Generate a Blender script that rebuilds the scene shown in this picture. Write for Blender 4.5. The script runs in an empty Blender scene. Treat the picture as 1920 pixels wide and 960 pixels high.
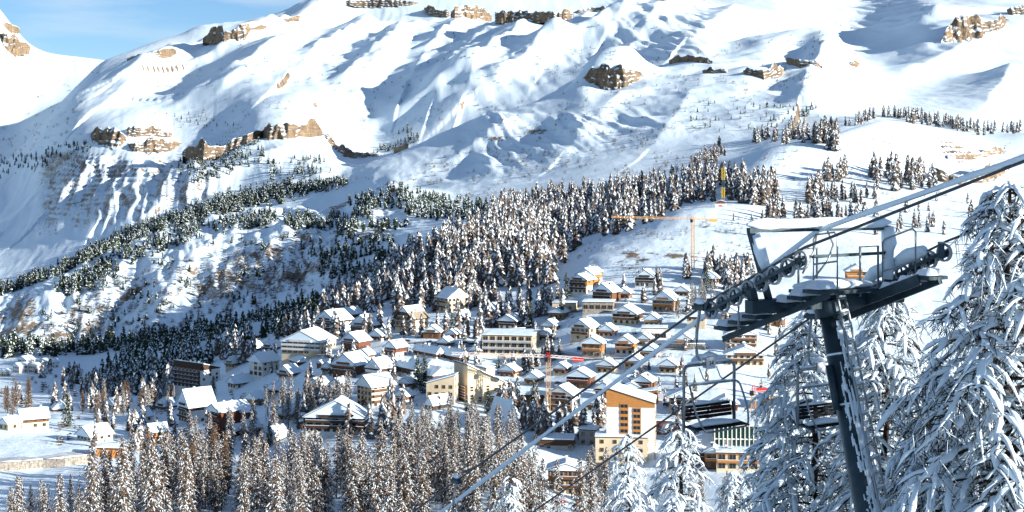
import bpy, math, random
import numpy as np
from mathutils import Vector, Matrix

# ------------------------------------------------------------------ camera, sky, sun, exposure
SC = bpy.context.scene
COL = SC.collection
F, HY = 2637.0, 300.0           # focal length in photo pixels, row of the eye level
cam_d = bpy.data.cameras.new("camera")
cam_d.sensor_width = 36.0
cam_d.lens = 36.0 * F / 1920.0
cam_d.shift_y = -(480.0 - HY) / 1920.0
cam_d.clip_start, cam_d.clip_end = 0.5, 30000.0
cam = bpy.data.objects.new("camera", cam_d)
cam.rotation_euler = (math.radians(90), 0, 0)
COL.objects.link(cam)
SC.camera = cam

SUN_AZ, SUN_EL = math.radians(118.0), math.radians(16.0)     # azimuth clockwise from the view direction
SUN = Vector((math.sin(SUN_AZ) * math.cos(SUN_EL), math.cos(SUN_AZ) * math.cos(SUN_EL), math.sin(SUN_EL)))
world = bpy.data.worlds.new("World")
SC.world = world
world.use_nodes = True
wn, wl = world.node_tree.nodes, world.node_tree.links
wn.clear()
sky = wn.new("ShaderNodeTexSky")
sky.sky_type = 'NISHITA'
sky.sun_disc = False
sky.sun_elevation = SUN_EL
sky.sun_rotation = SUN_AZ
sky.altitude = 1800.0
sky.air_density, sky.dust_density, sky.ozone_density = 1.0, 0.0, 4.5
tc = wn.new("ShaderNodeTexCoord")
mp = wn.new("ShaderNodeMapping")
mp.inputs['Scale'].default_value = (2.2, 2.2, 16.0)
mp.inputs['Rotation'].default_value = (0.0, math.radians(5), 0.0)
cn = wn.new("ShaderNodeTexNoise")
cn.inputs['Scale'].default_value = 2.3
cn.inputs['Detail'].default_value = 6.0
cn.inputs['Roughness'].default_value = 0.55
cr = wn.new("ShaderNodeValToRGB")
cr.color_ramp.elements[0].position = 0.45
cr.color_ramp.elements[0].color = (0, 0, 0, 1)
cr.color_ramp.elements[1].position = 0.66
cr.color_ramp.elements[1].color = (0.5, 0.5, 0.5, 1)
cm = wn.new("ShaderNodeMixRGB")
cm.inputs['Color2'].default_value = (5.6, 6.4, 7.2, 1)
bg = wn.new("ShaderNodeBackground")
bg.inputs['Strength'].default_value = 0.064
wo = wn.new("ShaderNodeOutputWorld")
wl.new(tc.outputs['Generated'], mp.inputs['Vector'])
wl.new(mp.outputs['Vector'], cn.inputs['Vector'])
wl.new(cn.outputs['Fac'], cr.inputs['Fac'])
wl.new(cr.outputs['Color'], cm.inputs['Fac'])
wl.new(sky.outputs['Color'], cm.inputs['Color1'])
wl.new(cm.outputs['Color'], bg.inputs['Color'])
wl.new(bg.outputs['Background'], wo.inputs['Surface'])
sun_d = bpy.data.lights.new("sun", 'SUN')
sun_d.energy = 5.0
sun_d.angle = math.radians(0.5)
sun_d.color = (1.0, 0.94, 0.85)
sun = bpy.data.objects.new("sun", sun_d)
sun.rotation_euler = SUN.to_track_quat('Z', 'Y').to_euler()
COL.objects.link(sun)
vs = SC.view_settings
vs.view_transform, vs.look, vs.exposure, vs.gamma = 'Standard', 'None', 1.13, 1.0
vs.use_curve_mapping = False

rnd = random.Random(7)
nrng = np.random.default_rng(11)

# ------------------------------------------------------------------ helpers
def tag(o, label=None, cat=None, group=None, kind=None):
    if label: o["label"] = label
    if cat: o["category"] = cat
    if group: o["group"] = group
    if kind: o["kind"] = kind
    return o

def empty(name, loc=(0, 0, 0), rz=0.0):
    o = bpy.data.objects.new(name, None)
    o.location = loc
    o.rotation_euler = (0, 0, rz)
    o.empty_display_size = 0.3
    COL.objects.link(o)
    return o

def link(name, me, parent=None, loc=None, rot=None, scale=None):
    o = bpy.data.objects.new(name, me)
    COL.objects.link(o)
    if parent: o.parent = parent
    if loc is not None: o.location = loc
    if rot is not None: o.rotation_euler = rot
    if scale is not None: o.scale = scale
    return o

def copy_tree(o, parent=None):
    c = o.copy()
    COL.objects.link(c)
    c.parent = parent
    for ch in o.children:
        copy_tree(ch, c)
    return c

def np_mesh(name, verts, faces, mats, fmat=None, smooth=False):
    """verts (n,3), faces (m,k) of one size or a list of such arrays"""
    me = bpy.data.meshes.new(name)
    fl = faces if isinstance(faces, list) else [faces]
    fl = [np.asarray(f, dtype=np.int32) for f in fl if len(f)]
    tot = np.concatenate([np.full(len(f), f.shape[1], np.int32) for f in fl])
    idx = np.concatenate([f.ravel() for f in fl])
    start = np.concatenate([[0], np.cumsum(tot)[:-1]]).astype(np.int32)
    me.vertices.add(len(verts))
    me.vertices.foreach_set("co", np.asarray(verts, np.float32).ravel())
    me.loops.add(len(idx))
    me.loops.foreach_set("vertex_index", idx)
    me.polygons.add(len(tot))
    me.polygons.foreach_set("loop_start", start)
    for m in (mats if isinstance(mats, (list, tuple)) else [mats]):
        me.materials.append(m)
    if fmat is not None:
        me.polygons.foreach_set("material_index", np.asarray(fmat, np.int32))
    if smooth:
        me.polygons.foreach_set("use_smooth", np.ones(len(tot), bool))
    me.update(calc_edges=True)
    me.validate()
    return me

class MB:
    """collects boxes, prisms, tubes, sheets; build() links them as one mesh object"""
    def __init__(self):
        self.v, self.f, self.m = [], [], []
    def add(self, vs, fs, m=0):
        b = len(self.v)
        self.v += [tuple(p) for p in vs]
        self.f += [tuple(i + b for i in f) for f in fs]
        self.m += [m] * len(fs)
        return self
    def box(self, x0, x1, y0, y1, z0, z1, m=0, M=None):
        vs = [(x, y, z) for z in (z0, z1) for y in (y0, y1) for x in (x0, x1)]
        if M is not None: vs = [M @ Vector(p) for p in vs]
        return self.add(vs, [(0, 2, 3, 1), (4, 5, 7, 6), (0, 1, 5, 4), (2, 6, 7, 3), (0, 4, 6, 2), (1, 3, 7, 5)], m)
    def bar(self, a, b, w, h=None, m=0, up=(0, 0, 1)):
        a, b = Vector(a), Vector(b)
        h = h or w
        t = (b - a).normalized()
        s = t.cross(Vector(up))
        if s.length < 1e-4: s = t.cross(Vector((1, 0, 0)))
        s.normalize()
        u = s.cross(t)
        vs = [p + s * (sx * w / 2) + u * (sz * h / 2) for p in (a, b) for sx, sz in ((-1, -1), (1, -1), (1, 1), (-1, 1))]
        return self.add(vs, [(0, 1, 2, 3), (7, 6, 5, 4), (0, 4, 5, 1), (1, 5, 6, 2), (2, 6, 7, 3), (3, 7, 4, 0)], m)
    def tube(self, pts, r, n=6, m=0, cap=True, flat=1.0):
        pts = [Vector(p) for p in pts]
        rs = r if isinstance(r, (list, tuple)) else [r] * len(pts)
        vs, fs = [], []
        for i, p in enumerate(pts):
            t = (pts[min(i + 1, len(pts) - 1)] - pts[max(i - 1, 0)]).normalized()
            s = t.cross(Vector((0, 0, 1)))
            if s.length < 1e-3: s = Vector((1, 0, 0))
            s.normalize()
            u = s.cross(t)
            for k in range(n):
                a = 2 * math.pi * k / n
                vs.append(p + s * (math.cos(a) * rs[i]) + u * (math.sin(a) * rs[i] * flat))
        for i in range(len(pts) - 1):
            for k in range(n):
                fs.append((i * n + k, i * n + (k + 1) % n, (i + 1) * n + (k + 1) % n, (i + 1) * n + k))
        if cap:
            fs.append(tuple(range(n - 1, -1, -1)))
            fs.append(tuple((len(pts) - 1) * n + k for k in range(n)))
        return self.add(vs, fs, m)
    def prism(self, poly, y0, y1, m=0):
        n = len(poly)
        vs = [(x, y0, z) for x, z in poly] + [(x, y1, z) for x, z in poly]
        fs = [tuple(range(n)), tuple(range(2 * n - 1, n - 1, -1))]
        fs += [(i, i + n, (i + 1) % n + n, (i + 1) % n) for i in range(n)]
        return self.add(vs, fs, m)
    def mesh(self, name, mats, smooth=False):
        me = bpy.data.meshes.new(name)
        me.from_pydata(self.v, [], self.f)
        for mm in (mats if isinstance(mats, (list, tuple)) else [mats]): me.materials.append(mm)
        me.polygons.foreach_set("material_index", self.m)
        if smooth: me.polygons.foreach_set("use_smooth", [True] * len(self.f))
        me.update()
        return me
    def build(self, name, mats, parent=None, smooth=False, **kw):
        return link(name, self.mesh(name, mats, smooth), parent, **kw)

def mat(name, c1, c2=None, rough=0.8, scale=3.0, bump=0.0, bscale=20.0, metal=0.0, stretch=(1, 1, 1), spec=0.3, ramp=(0.35, 0.65)):
    m = bpy.data.materials.new(name)
    m.use_nodes = True
    n, l = m.node_tree.nodes, m.node_tree.links
    b = n["Principled BSDF"]
    b.inputs['Roughness'].default_value = rough
    b.inputs['Metallic'].default_value = metal
    b.inputs['Specular IOR Level'].default_value = spec
    b.inputs['Base Color'].default_value = (*c1, 1)
    if c2 or bump:
        t = n.new("ShaderNodeTexCoord")
        mpp = n.new("ShaderNodeMapping")
        mpp.inputs['Scale'].default_value = stretch
        l.new(t.outputs['Object'], mpp.inputs['Vector'])
    if c2:
        x = n.new("ShaderNodeTexNoise")
        x.inputs['Scale'].default_value = scale
        x.inputs['Detail'].default_value = 5
        r = n.new("ShaderNodeValToRGB")
        r.color_ramp.elements[0].position, r.color_ramp.elements[1].position = ramp
        r.color_ramp.elements[0].color = (*c1, 1)
        r.color_ramp.elements[1].color = (*c2, 1)
        l.new(mpp.outputs['Vector'], x.inputs['Vector'])
        l.new(x.outputs['Fac'], r.inputs['Fac'])
        l.new(r.outputs['Color'], b.inputs['Base Color'])
    if bump:
        x = n.new("ShaderNodeTexNoise")
        x.inputs['Scale'].default_value = bscale
        x.inputs['Detail'].default_value = 4
        bp = n.new("ShaderNodeBump")
        bp.inputs['Strength'].default_value = bump
        bp.inputs['Distance'].default_value = 0.3
        l.new(mpp.outputs['Vector'], x.inputs['Vector'])
        l.new(x.outputs['Fac'], bp.inputs['Height'])
        l.new(bp.outputs['Normal'], b.inputs['Normal'])
    return m

M = {}
M['snow'] = mat("snow", (0.73, 0.855, 0.93), (0.70, 0.825, 0.91), 0.55, 0.8, 0.25, 2.5)
M['tsnow'] = mat("tree_snow", (0.76, 0.865, 0.93), None, 0.6)
M['bark'] = mat("bark", (0.045, 0.032, 0.025), (0.10, 0.07, 0.05), 0.9, 6, stretch=(1, 1, .2))
M['twig'] = mat("larch_twig", (0.075, 0.050, 0.033), (0.20, 0.128, 0.078), 0.9, 0.5)
M['frost_twig'] = mat("frosted_twig", (0.085, 0.066, 0.054), (0.23, 0.185, 0.155), 0.9, 0.5)
M['needle'] = mat("pine_needle", (0.016, 0.028, 0.014), (0.045, 0.062, 0.028), 0.8, 0.4)
M['dtwig'] = mat("dark_twig", (0.020, 0.014, 0.011), (0.055, 0.034, 0.022), 0.9, 3)

# ------------------------------------------------------------------ terrain: lofted through the valley's lines, then weathered
def perlin(x, y, seed=0):
    r = np.random.default_rng(1000 + seed)
    perm = r.permutation(256).astype(np.int32)
    perm = np.concatenate([perm, perm])
    ang = r.random(256) * 2 * np.pi
    gx, gy = np.cos(ang), np.sin(ang)
    xi, yi = np.floor(x).astype(np.int64), np.floor(y).astype(np.int64)
    fx, fy = x - xi, y - yi
    xi, yi = xi & 255, yi & 255
    u, v = fx * fx * fx * (fx * (fx * 6 - 15) + 10), fy * fy * fy * (fy * (fy * 6 - 15) + 10)
    def g(ix, iy, dx, dy):
        h = perm[perm[ix & 255] + (iy & 255)]
        return gx[h] * dx + gy[h] * dy
    a, b = g(xi, yi, fx, fy), g(xi + 1, yi, fx - 1, fy)
    c, d = g(xi, yi + 1, fx, fy - 1), g(xi + 1, yi + 1, fx - 1, fy - 1)
    return ((a + u * (b - a)) * (1 - v) + (c + u * (d - c)) * v) * 1.5

def fbm(x, y, o=4, seed=0, gain=0.5):
    s, a, t = 0, 1.0, 0
    for k in range(o):
        s = s + a * perlin(x * 2 ** k + 17.3 * k, y * 2 ** k - 9.1 * k, seed + k)
        t += a
        a *= gain
    return s / t

def ridged(x, y, o=4, seed=0, gain=0.5):
    s, a, t = 0, 1.0, 0
    for k in range(o):
        s = s + a * (1 - 2 * np.abs(perlin(x * 2 ** k + 5.7 * k, y * 2 ** k + 3.3 * k, seed + k)))
        t += a
        a *= gain
    return s / t

def sstep(a, b, x):
    t = np.clip((x - a) / (b - a), 0, 1)
    return t * t * (3 - 2 * t)

def pchip_slopes(x, y):
    h = np.diff(x)
    dl = np.diff(y) / h
    m = np.zeros_like(y)
    for i in range(1, len(x) - 1):
        if dl[i - 1] * dl[i] > 0:
            w1, w2 = 2 * h[i] + h[i - 1], h[i] + 2 * h[i - 1]
            m[i] = (w1 + w2) / (w1 / dl[i - 1] + w2 / dl[i])
    m[0], m[-1] = dl[0], dl[-1]
    return m

def pchip(x, y, q):
    x, y = np.asarray(x, float), np.asarray(y, float)
    m = pchip_slopes(x, y)
    q = np.clip(q, x[0], x[-1])
    i = np.clip(np.searchsorted(x, q) - 1, 0, len(x) - 2)
    h = x[i + 1] - x[i]
    t = (q - x[i]) / h
    return (y[i] * (1 + 2 * t) * (1 - t) ** 2 + m[i] * h * t * (1 - t) ** 2
            + y[i + 1] * t * t * (3 - 2 * t) + m[i + 1] * h * t * t * (t - 1))

# every line of the land, near to far: column, row and distance of points along it (d fixed + z for the near slope)
NEAR = [(-70, 8.0), (-30, 1.0), (0, -6.0), (28, -15.5), (80, -35.0), (200, -65.0), (320, -86.0)]
LINES = [
 [(0, 990, 415), (640, 990, 405), (1000, 985, 395), (1920, 985, 390)],
 [(0, 912, 500), (160, 905, 500), (320, 908, 500), (480, 905, 500), (640, 868, 500), (960, 880, 500), (1100, 930, 480), (1280, 890, 500), (1440, 880, 500), (1920, 890, 500)],
 [(0, 820, 600), (160, 830, 600), (320, 828, 620), (480, 808, 620), (640, 795, 570), (800, 775, 570), (960, 770, 580), (1120, 800, 560), (1280, 785, 560), (1440, 770, 570), (1920, 735, 600)],
 [(0, 764, 800), (160, 764, 800), (320, 770, 740), (480, 735, 720), (640, 708, 650), (800, 695, 650), (960, 690, 670), (1120, 690, 640), (1280, 675, 640), (1440, 660, 650), (1920, 620, 700)],
 [(0, 725, 1050), (160, 728, 1050), (320, 714, 950), (480, 672, 830), (640, 648, 740), (800, 628, 740), (960, 615, 760), (1120, 600, 720), (1280, 588, 720), (1440, 570, 740), (1920, 545, 800)],
 [(0, 697, 1250), (160, 700, 1230), (320, 674, 1120), (480, 640, 980), (640, 600, 860), (800, 572, 860), (960, 555, 860), (1120, 530, 810), (1280, 510, 810), (1440, 500, 850), (1600, 498, 850), (1920, 485, 900)],
 [(0, 667, 1420), (160, 658, 1400), (320, 640, 1330), (480, 618, 1300), (640, 565, 1180), (740, 520, 1090), (800, 495, 1000), (860, 485, 1000), (960, 482, 980), (1040, 500, 930), (1120, 472, 920), (1280, 440, 940), (1440, 430, 950), (1600, 425, 980), (1920, 430, 1020)],
 [(0, 605, 1550), (160, 600, 1520), (320, 585, 1480), (480, 570, 1450), (640, 540, 1350), (740, 500, 1250), (800, 462, 1150), (960, 458, 1080), (1050, 486, 1000), (1120, 453, 1020), (1200, 426, 1020), (1290, 394, 1030), (1380, 386, 1050), (1460, 392, 1060), (1600, 395, 1080), (1920, 395, 1150)],
 [(0, 575, 1620), (160, 545, 1640), (320, 490, 1650), (480, 485, 1600), (640, 470, 1520), (740, 440, 1450), (800, 435, 1350), (960, 422, 1220), (1050, 450, 1150), (1120, 430, 1150), (1200, 408, 1150), (1290, 383, 1180), (1380, 365, 1190), (1460, 345, 1230), (1600, 332, 1250), (1760, 338, 1280), (1920, 345, 1300)],
 [(-200, 600, 1650), (0, 568, 1680), (70, 545, 1700), (130, 520, 1730), (220, 470, 1780), (340, 425, 1850), (480, 402, 1900), (640, 395, 1850), (690, 370, 1850), (740, 350, 1900), (800, 365, 1850), (880, 375, 1750), (960, 372, 1600), (1120, 352, 1500), (1290, 335, 1420), (1380, 300, 1380), (1460, 272, 1350), (1540, 258, 1360), (1600, 240, 1400), (1660, 226, 1450), (1760, 240, 1500), (1840, 258, 1550), (1920, 250, 1600)],
 [(-200, 640, 1950), (0, 605, 2000), (130, 580, 2000), (220, 535, 2050), (340, 490, 2090), (480, 458, 2120), (600, 430, 2080), (680, 395, 2080), (740, 358, 2100), (800, 356, 2050), (960, 345, 1900), (1120, 318, 1850), (1290, 300, 1800), (1380, 294, 1700), (1460, 274, 1650), (1600, 248, 1700), (1660, 238, 1750), (1760, 246, 1800), (1920, 250, 1900)],
 [(-200, 590, 2250), (0, 545, 2290), (100, 515, 2290), (200, 470, 2330), (340, 415, 2370), (480, 378, 2400), (560, 356, 2400), (640, 346, 2320), (740, 322, 2250), (800, 318, 2250), (960, 290, 2200), (1120, 265, 2150), (1290, 245, 2100), (1380, 250, 2000), (1460, 246, 2000), (1600, 222, 2050), (1760, 205, 2200), (1920, 205, 2200)],
 [(-200, 500, 2700), (0, 455, 2700), (160, 385, 2700), (340, 338, 2700), (480, 318, 2560), (560, 324, 2480), (640, 323, 2450), (700, 304, 2470), (760, 285, 2500), (860, 238, 2520), (960, 206, 2530), (1060, 180, 2540), (1100, 163, 2550), (1150, 160, 2560), (1210, 150, 2560), (1290, 150, 2550), (1380, 168, 2500), (1460, 200, 2450), (1500, 205, 2480), (1560, 185, 2500), (1600, 178, 2500), (1760, 165, 2600), (1920, 140, 2600)],
 [(-200, 470, 3000), (0, 420, 3000), (160, 325, 2950), (250, 290, 2980), (340, 296, 2950), (420, 286, 2860), (480, 270, 2800), (540, 263, 2780), (600, 272, 2800), (640, 306, 2750), (700, 314, 2750), (760, 298, 2780), (860, 256, 2800), (960, 224, 2800), (1060, 194, 2800), (1150, 150, 2800), (1290, 128, 2750), (1380, 140, 2700), (1460, 150, 2700), (1500, 165, 2720), (1560, 150, 2700), (1600, 150, 2800), (1760, 110, 2900), (1920, 95, 2900)],
 [(-200, 410, 3300), (0, 372, 3300), (120, 290, 3150), (160, 268, 3090), (250, 243, 3110), (340, 260, 3090), (420, 256, 2990), (480, 230, 2920), (540, 222, 2910), (600, 243, 2930), (640, 276, 2900), (700, 280, 2950), (760, 260, 2950), (860, 212, 3000), (960, 174, 3050), (1060, 150, 3000), (1150, 125, 3000), (1290, 105, 2900), (1380, 115, 2850), (1460, 110, 2850), (1540, 108, 2850), (1600, 118, 3000), (1680, 105, 3000), (1760, 62, 3050), (1920, 40, 3050)],
 [(-200, 360, 3700), (0, 322, 3700), (160, 205, 3600), (340, 190, 3600), (480, 165, 3500), (640, 185, 3500), (760, 180, 3500), (860, 140, 3500), (960, 100, 3550), (1150, 75, 3500), (1290, 55, 3400), (1460, 42, 3400), (1600, 65, 3500), (1760, 15, 3500), (1920, 0, 3500)],
 [(-200, 350, 3850), (0, 314, 3880), (100, 218, 4100), (160, 152, 4300), (195, 122, 4500), (260, 104, 4550), (340, 106, 4500), (480, 75, 4500), (640, 68, 4500), (760, 60, 4400), (860, 60, 4300), (960, 48, 4250), (1150, 25, 4200), (1290, 0, 4100), (1460, -15, 4000), (1600, 20, 4000), (1760, -20, 4000), (1920, -30, 4000)],
 [(-200, 345, 4000), (0, 312, 4020), (60, 255, 4150), (100, 212, 4300), (150, 158, 4550), (195, 114, 4700), (240, 98, 4800), (300, 75, 4900), (340, 66, 4900), (370, 52, 4950), (440, 47, 5000), (500, 38, 5000), (545, 22, 5000), (570, 6, 5000), (600, -6, 5000), (640, -16, 5000), (760, -25, 4900), (860, -22, 4800), (1150, -22, 4700), (1290, -40, 4600), (1460, -45, 4600), (1560, -15, 4600), (1620, 2, 4600), (1680, -18, 4600), (1920, -60, 4600)],
 [(-200, 370, 4800), (0, 345, 4800), (195, 160, 5300), (340, 110, 5500), (640, 40, 5600), (1920, 10, 5500)],
 [(-200, 240, 5500), (0, 260, 5600), (100, 210, 5800), (195, 155, 6000), (340, 115, 6200), (640, 60, 6300), (1920, 30, 6300)],
 [(-400, -160, 6800), (-200, -130, 6800), (-60, -40, 6900), (0, 20, 7000), (30, 60, 7000), (55, 86, 7000), (95, 104, 7000), (150, 108, 7000), (190, 113, 7000), (240, 120, 7000), (340, 122, 7000), (640, 90, 7200), (1920, 40, 7200)],
 [(-400, 60, 8600), (0, 150, 8600), (1920, 150, 8600)],
]
PXG = np.arange(-900, 2801, 4.0)
def gsm(a, n):
    k = np.exp(-0.5 * (np.arange(-3 * n, 3 * n + 1) / n) ** 2)
    k /= k.sum()
    return np.convolve(np.pad(a, 3 * n, 'edge'), k, 'valid')
LD, LZ = [], []
for d, z in NEAR:
    LD.append(np.full_like(PXG, d)); LZ.append(np.full_like(PXG, z))
for ln in LINES:
    p = np.array(ln, float)
    py = gsm(pchip(p[:, 0], p[:, 1], PXG), 3)
    dd = gsm(pchip(p[:, 0], p[:, 2], PXG), 8)
    LD.append(dd); LZ.append(-(py - HY) / F * dd)
LD, LZ = np.array(LD), np.array(LZ)
for k in range(1, len(LD)):
    LD[k] = np.maximum(LD[k], LD[k - 1] + 15)
BO = 90.0
LV = np.log(LD + BO)

def loft_row(px, d):
    """height of the loft at columns px and distances d (1-D arrays)"""
    q = np.clip(px, PXG[0], PXG[-1])
    i0 = np.clip(((q - PXG[0]) / 4.0).astype(int), 0, len(PXG) - 2)
    t = (q - PXG[i0]) / 4.0
    V = LV[:, i0] * (1 - t) + LV[:, i0 + 1] * t
    Zk = LZ[:, i0] * (1 - t) + LZ[:, i0 + 1] * t
    v = np.log(d + BO)
    h = np.diff(V, axis=0)
    dl = np.diff(Zk, axis=0) / h
    m = np.zeros_like(Zk)
    a, b = dl[:-1], dl[1:]
    w1, w2 = 2 * h[1:] + h[:-1], h[1:] + 2 * h[:-1]
    with np.errstate(divide='ignore', invalid='ignore'):
        hm = (w1 + w2) / (w1 / a + w2 / b)
    m[1:-1] = np.where(a * b > 0, hm, 0)
    m[0], m[-1] = dl[0], dl[-1]
    k = np.clip((V <= v).sum(0) - 1, 0, V.shape[0] - 2)
    c = np.arange(len(q))
    hh = V[k + 1, c] - V[k, c]
    s = np.clip((v - V[k, c]) / hh, 0, 1)
    return (Zk[k, c] * (1 + 2 * s) * (1 - s) ** 2 + m[k, c] * hh * s * (1 - s) ** 2
            + Zk[k + 1, c] * s * s * (3 - 2 * s) + m[k + 1, c] * hh * s * s * (s - 1))

uc = np.concatenate([np.linspace(-2600, -1060, 36)[:-1], np.linspace(-1060, 1060, 760), np.linspace(1060, 2600, 36)[1:]])
rows = np.concatenate([np.linspace(-60, 300, 36)[:-1],
                       np.exp(np.linspace(np.log(300 + BO), np.log(1300 + BO), 170)[:-1]) - BO,
                       np.exp(np.linspace(np.log(1300 + BO), np.log(5100 + BO), 390)[:-1]) - BO,
                       np.exp(np.linspace(np.log(5100 + BO), np.log(8500 + BO), 50)) - BO])
NR, NC = len(rows), len(uc)
GX = uc[None, :] / F * (rows[:, None] + BO)
GY = np.repeat(rows[:, None], NC, 1)
GPX = np.where(GY > 40, 960 + F * GX / np.maximum(GY, 40), np.clip(960 + F * GX / 40.0, -800, 2700))
GZ = np.empty((NR, NC))
for r in range(NR):
    GZ[r] = loft_row(GPX[r], GY[r])

def zt(X, Y):
    X, Y = np.asarray(X, float), np.asarray(Y, float)
    fi = np.interp(Y, rows, np.arange(NR))
    fj = np.interp(X * F / (Y + BO), uc, np.arange(NC))
    i, j = np.clip(fi.astype(int), 0, NR - 2), np.clip(fj.astype(int), 0, NC - 2)
    a, b = fi - i, fj - j
    return (GZ[i, j] * (1 - a) * (1 - b) + GZ[i + 1, j] * a * (1 - b) + GZ[i, j + 1] * (1 - a) * b + GZ[i + 1, j + 1] * a * b)

DS = np.exp(np.linspace(np.log(330.0), np.log(7300.0), 900))
def hit(px, py, dmin=330.0):
    """where the line of sight through a photo pixel meets the land"""
    px, py = np.atleast_1d(np.asarray(px, float)), np.atleast_1d(np.asarray(py, float))
    ox, oy, oz = np.zeros(len(px)), np.zeros(len(px)), np.zeros(len(px))
    D = DS[DS >= dmin]
    for c0 in range(0, len(px), 400):
        p, q = px[c0:c0 + 400, None], py[c0:c0 + 400, None]
        X = (p - 960) / F * D
        Zr = -(q - HY) / F * D
        g = zt(X, np.broadcast_to(D, X.shape)) - Zr
        k = np.argmax(g >= 0, 1)
        k[~(g >= 0).any(1)] = len(D) - 1
        k = np.maximum(k, 1)
        a = np.arange(len(k))
        g0, g1 = g[a, k - 1], g[a, k]
        t = np.clip(-g0 / (g1 - g0 + 1e-9), 0, 1)
        d = D[k - 1] + t * (D[k] - D[k - 1])
        ox[c0:c0 + 400] = (p[:, 0] - 960) / F * d
        oy[c0:c0 + 400] = d
    oz = zt(ox, oy)
    return ox, oy, oz

def seg_dist(pl, GX, GY):
    """signed distance (positive to the right of the line) from every grid vertex to a polyline on the plan"""
    best = np.full(GX.shape, 1e9)
    sgn = np.ones(GX.shape)
    par = np.zeros(GX.shape)
    for s in range(len(pl) - 1):
        (x0, y0), (x1, y1) = pl[s], pl[s + 1]
        dx, dy = x1 - x0, y1 - y0
        L2 = dx * dx + dy * dy + 1e-9
        t = np.clip(((GX - x0) * dx + (GY - y0) * dy) / L2, 0, 1)
        ex, ey = GX - (x0 + t * dx), GY - (y0 + t * dy)
        dd = np.hypot(ex, ey)
        w = dd < best
        best = np.where(w, dd, best)
        sgn = np.where(w, np.sign(dx * ey - dy * ex), sgn)
        par = np.where(w, (s + t) / (len(pl) - 1), par)
    return best, sgn, par

# spurs: crest on the photo (top to bottom), height, width on the sunny side, width on the shaded side
SPURS = [
 ([(640, 4), (600, 40), (540, 72), (450, 108), (380, 140)], 34, 190, 46),
 ([(700, 40), (672, 92), (610, 132), (550, 172)], 34, 200, 52),
 ([(770, 75), (690, 160), (610, 215)], 20, 150, 45),
 ([(890, 50), (850, 88), (800, 140), (768, 200)], 30, 150, 50),
 ([(1010, 50), (960, 112), (905, 150), (872, 205)], 30, 150, 50),
 ([(1050, 100), (980, 150), (910, 190)], 18, 110, 40),
 ([(1190, 60), (1110, 100), (1010, 130)], 20, 110, 45),
 ([(1300, 15), (1240, 60), (1190, 105)], 26, 130, 50),
 ([(1390, 20), (1350, 60), (1290, 100)], 16, 120, 45),
 ([(1580, 120), (1555, 150), (1520, 200), (1500, 235)], 40, 190, 50),
 ([(1660, 190), (1560, 215), (1500, 238)], 14, 90, 40),
 ([(1780, 40), (1700, 50), (1640, 60)], 16, 120, 60),
 ([(500, 160), (420, 185), (330, 200)], 16, 120, 40),
 ([(340, 110), (270, 165), (180, 215)], 18, 140, 45),
 ([(620, 258), (520, 300), (420, 345), (330, 395)], 16, 90, 40),
 ([(900, 160), (800, 215), (700, 250)], 14, 110, 40),
 ([(300, 300), (270, 340), (230, 380), (190, 430)], 20, 110, 35),
 ([(380, 300), (350, 350), (310, 395)], 16, 100, 35),
 ([(200, 300), (160, 345), (100, 400)], 20, 110, 38),
 ([(110, 330), (60, 390), (10, 440)], 16, 110, 40),
 ([(700, 400), (668, 450), (640, 500), (620, 560)], 11, 55, 22),
 ([(560, 425), (520, 480), (480, 540), (450, 610)], 13, 60, 24),
 ([(430, 440), (380, 500), (330, 560), (290, 620)], 13, 60, 24),
 ([(310, 455), (250, 510), (200, 560), (170, 620)], 14, 60, 24),
 ([(820, 20), (760, 110), (700, 175), (655, 230)], 18, 130, 48),
 ([(930, 45), (905, 100), (850, 160), (815, 215)], 16, 110, 42),
 ([(1120, 30), (1080, 80), (1030, 130)], 16, 100, 42),
 ([(1240, 10), (1200, 60), (1140, 100)], 16, 90, 40),
 ([(420, 75), (370, 115), (290, 150), (230, 175)], 18, 120, 48),
 ([(560, 70), (520, 130), (440, 165), (370, 190)], 18, 130, 46),
 ([(480, 275), (430, 320), (360, 370)], 20, 90, 50),
 ([(640, 330), (560, 350), (470, 375), (380, 410)], 12, 70, 40),
 ([(1000, 215), (940, 250), (860, 300), (800, 330)], 9, 80, 34),
 ([(1180, 180), (1120, 240), (1060, 300)], 12, 80, 36),
 ([(1300, 190), (1270, 240), (1220, 290)], 10, 80, 36),
 ([(1830, 90), (1760, 130), (1680, 160)], 14, 120, 50),
 ([(1900, 130), (1880, 180), (1840, 220)], 14, 90, 45),
 ([(190, 500), (140, 545), (100, 590), (80, 640)], 13, 60, 24),
]
ADD = np.zeros_like(GZ)
for pts, amp, wr, wl_ in SPURS:
    hx, hy_, _ = hit([p[0] for p in pts], [p[1] for p in pts])
    pl = list(zip(hx, hy_))
    ra, rb = np.searchsorted(rows, [hy_.min() - 3 * wr, hy_.max() + 3 * wr])
    xa = hx / (hy_ + BO) * F
    ca, cb = np.searchsorted(uc, [xa.min() - 3 * wr * F / hy_.min(), xa.max() + 3 * wr * F / hy_.min()])
    W = (slice(ra, rb), slice(ca, cb))
    gX, gY = GX[W], GY[W]
    bd, sg, pr = seg_dist(pl, gX, gY)
    kk_ = 1.9 if pts[0][1] < 170 else 1.0
    amp, wl_ = amp * kk_, wl_ * (1.25 if kk_ > 1 else 1.0)
    w = np.where(sg > 0, wl_, wr)          # walking down the crest towards the viewer the shade lies on the right hand
    ends = sstep(0, 0.16, pr) * (1 - 0.55 * sstep(0.75, 1.0, pr)) + 0.0
    wob = 1 + 0.2 * fbm(gX / 90, gY / 90, 2, 40)
    ADD[W] += amp * wob * ends * np.exp(-(bd / w) ** 1.25)
GZ = GZ + ADD

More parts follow.
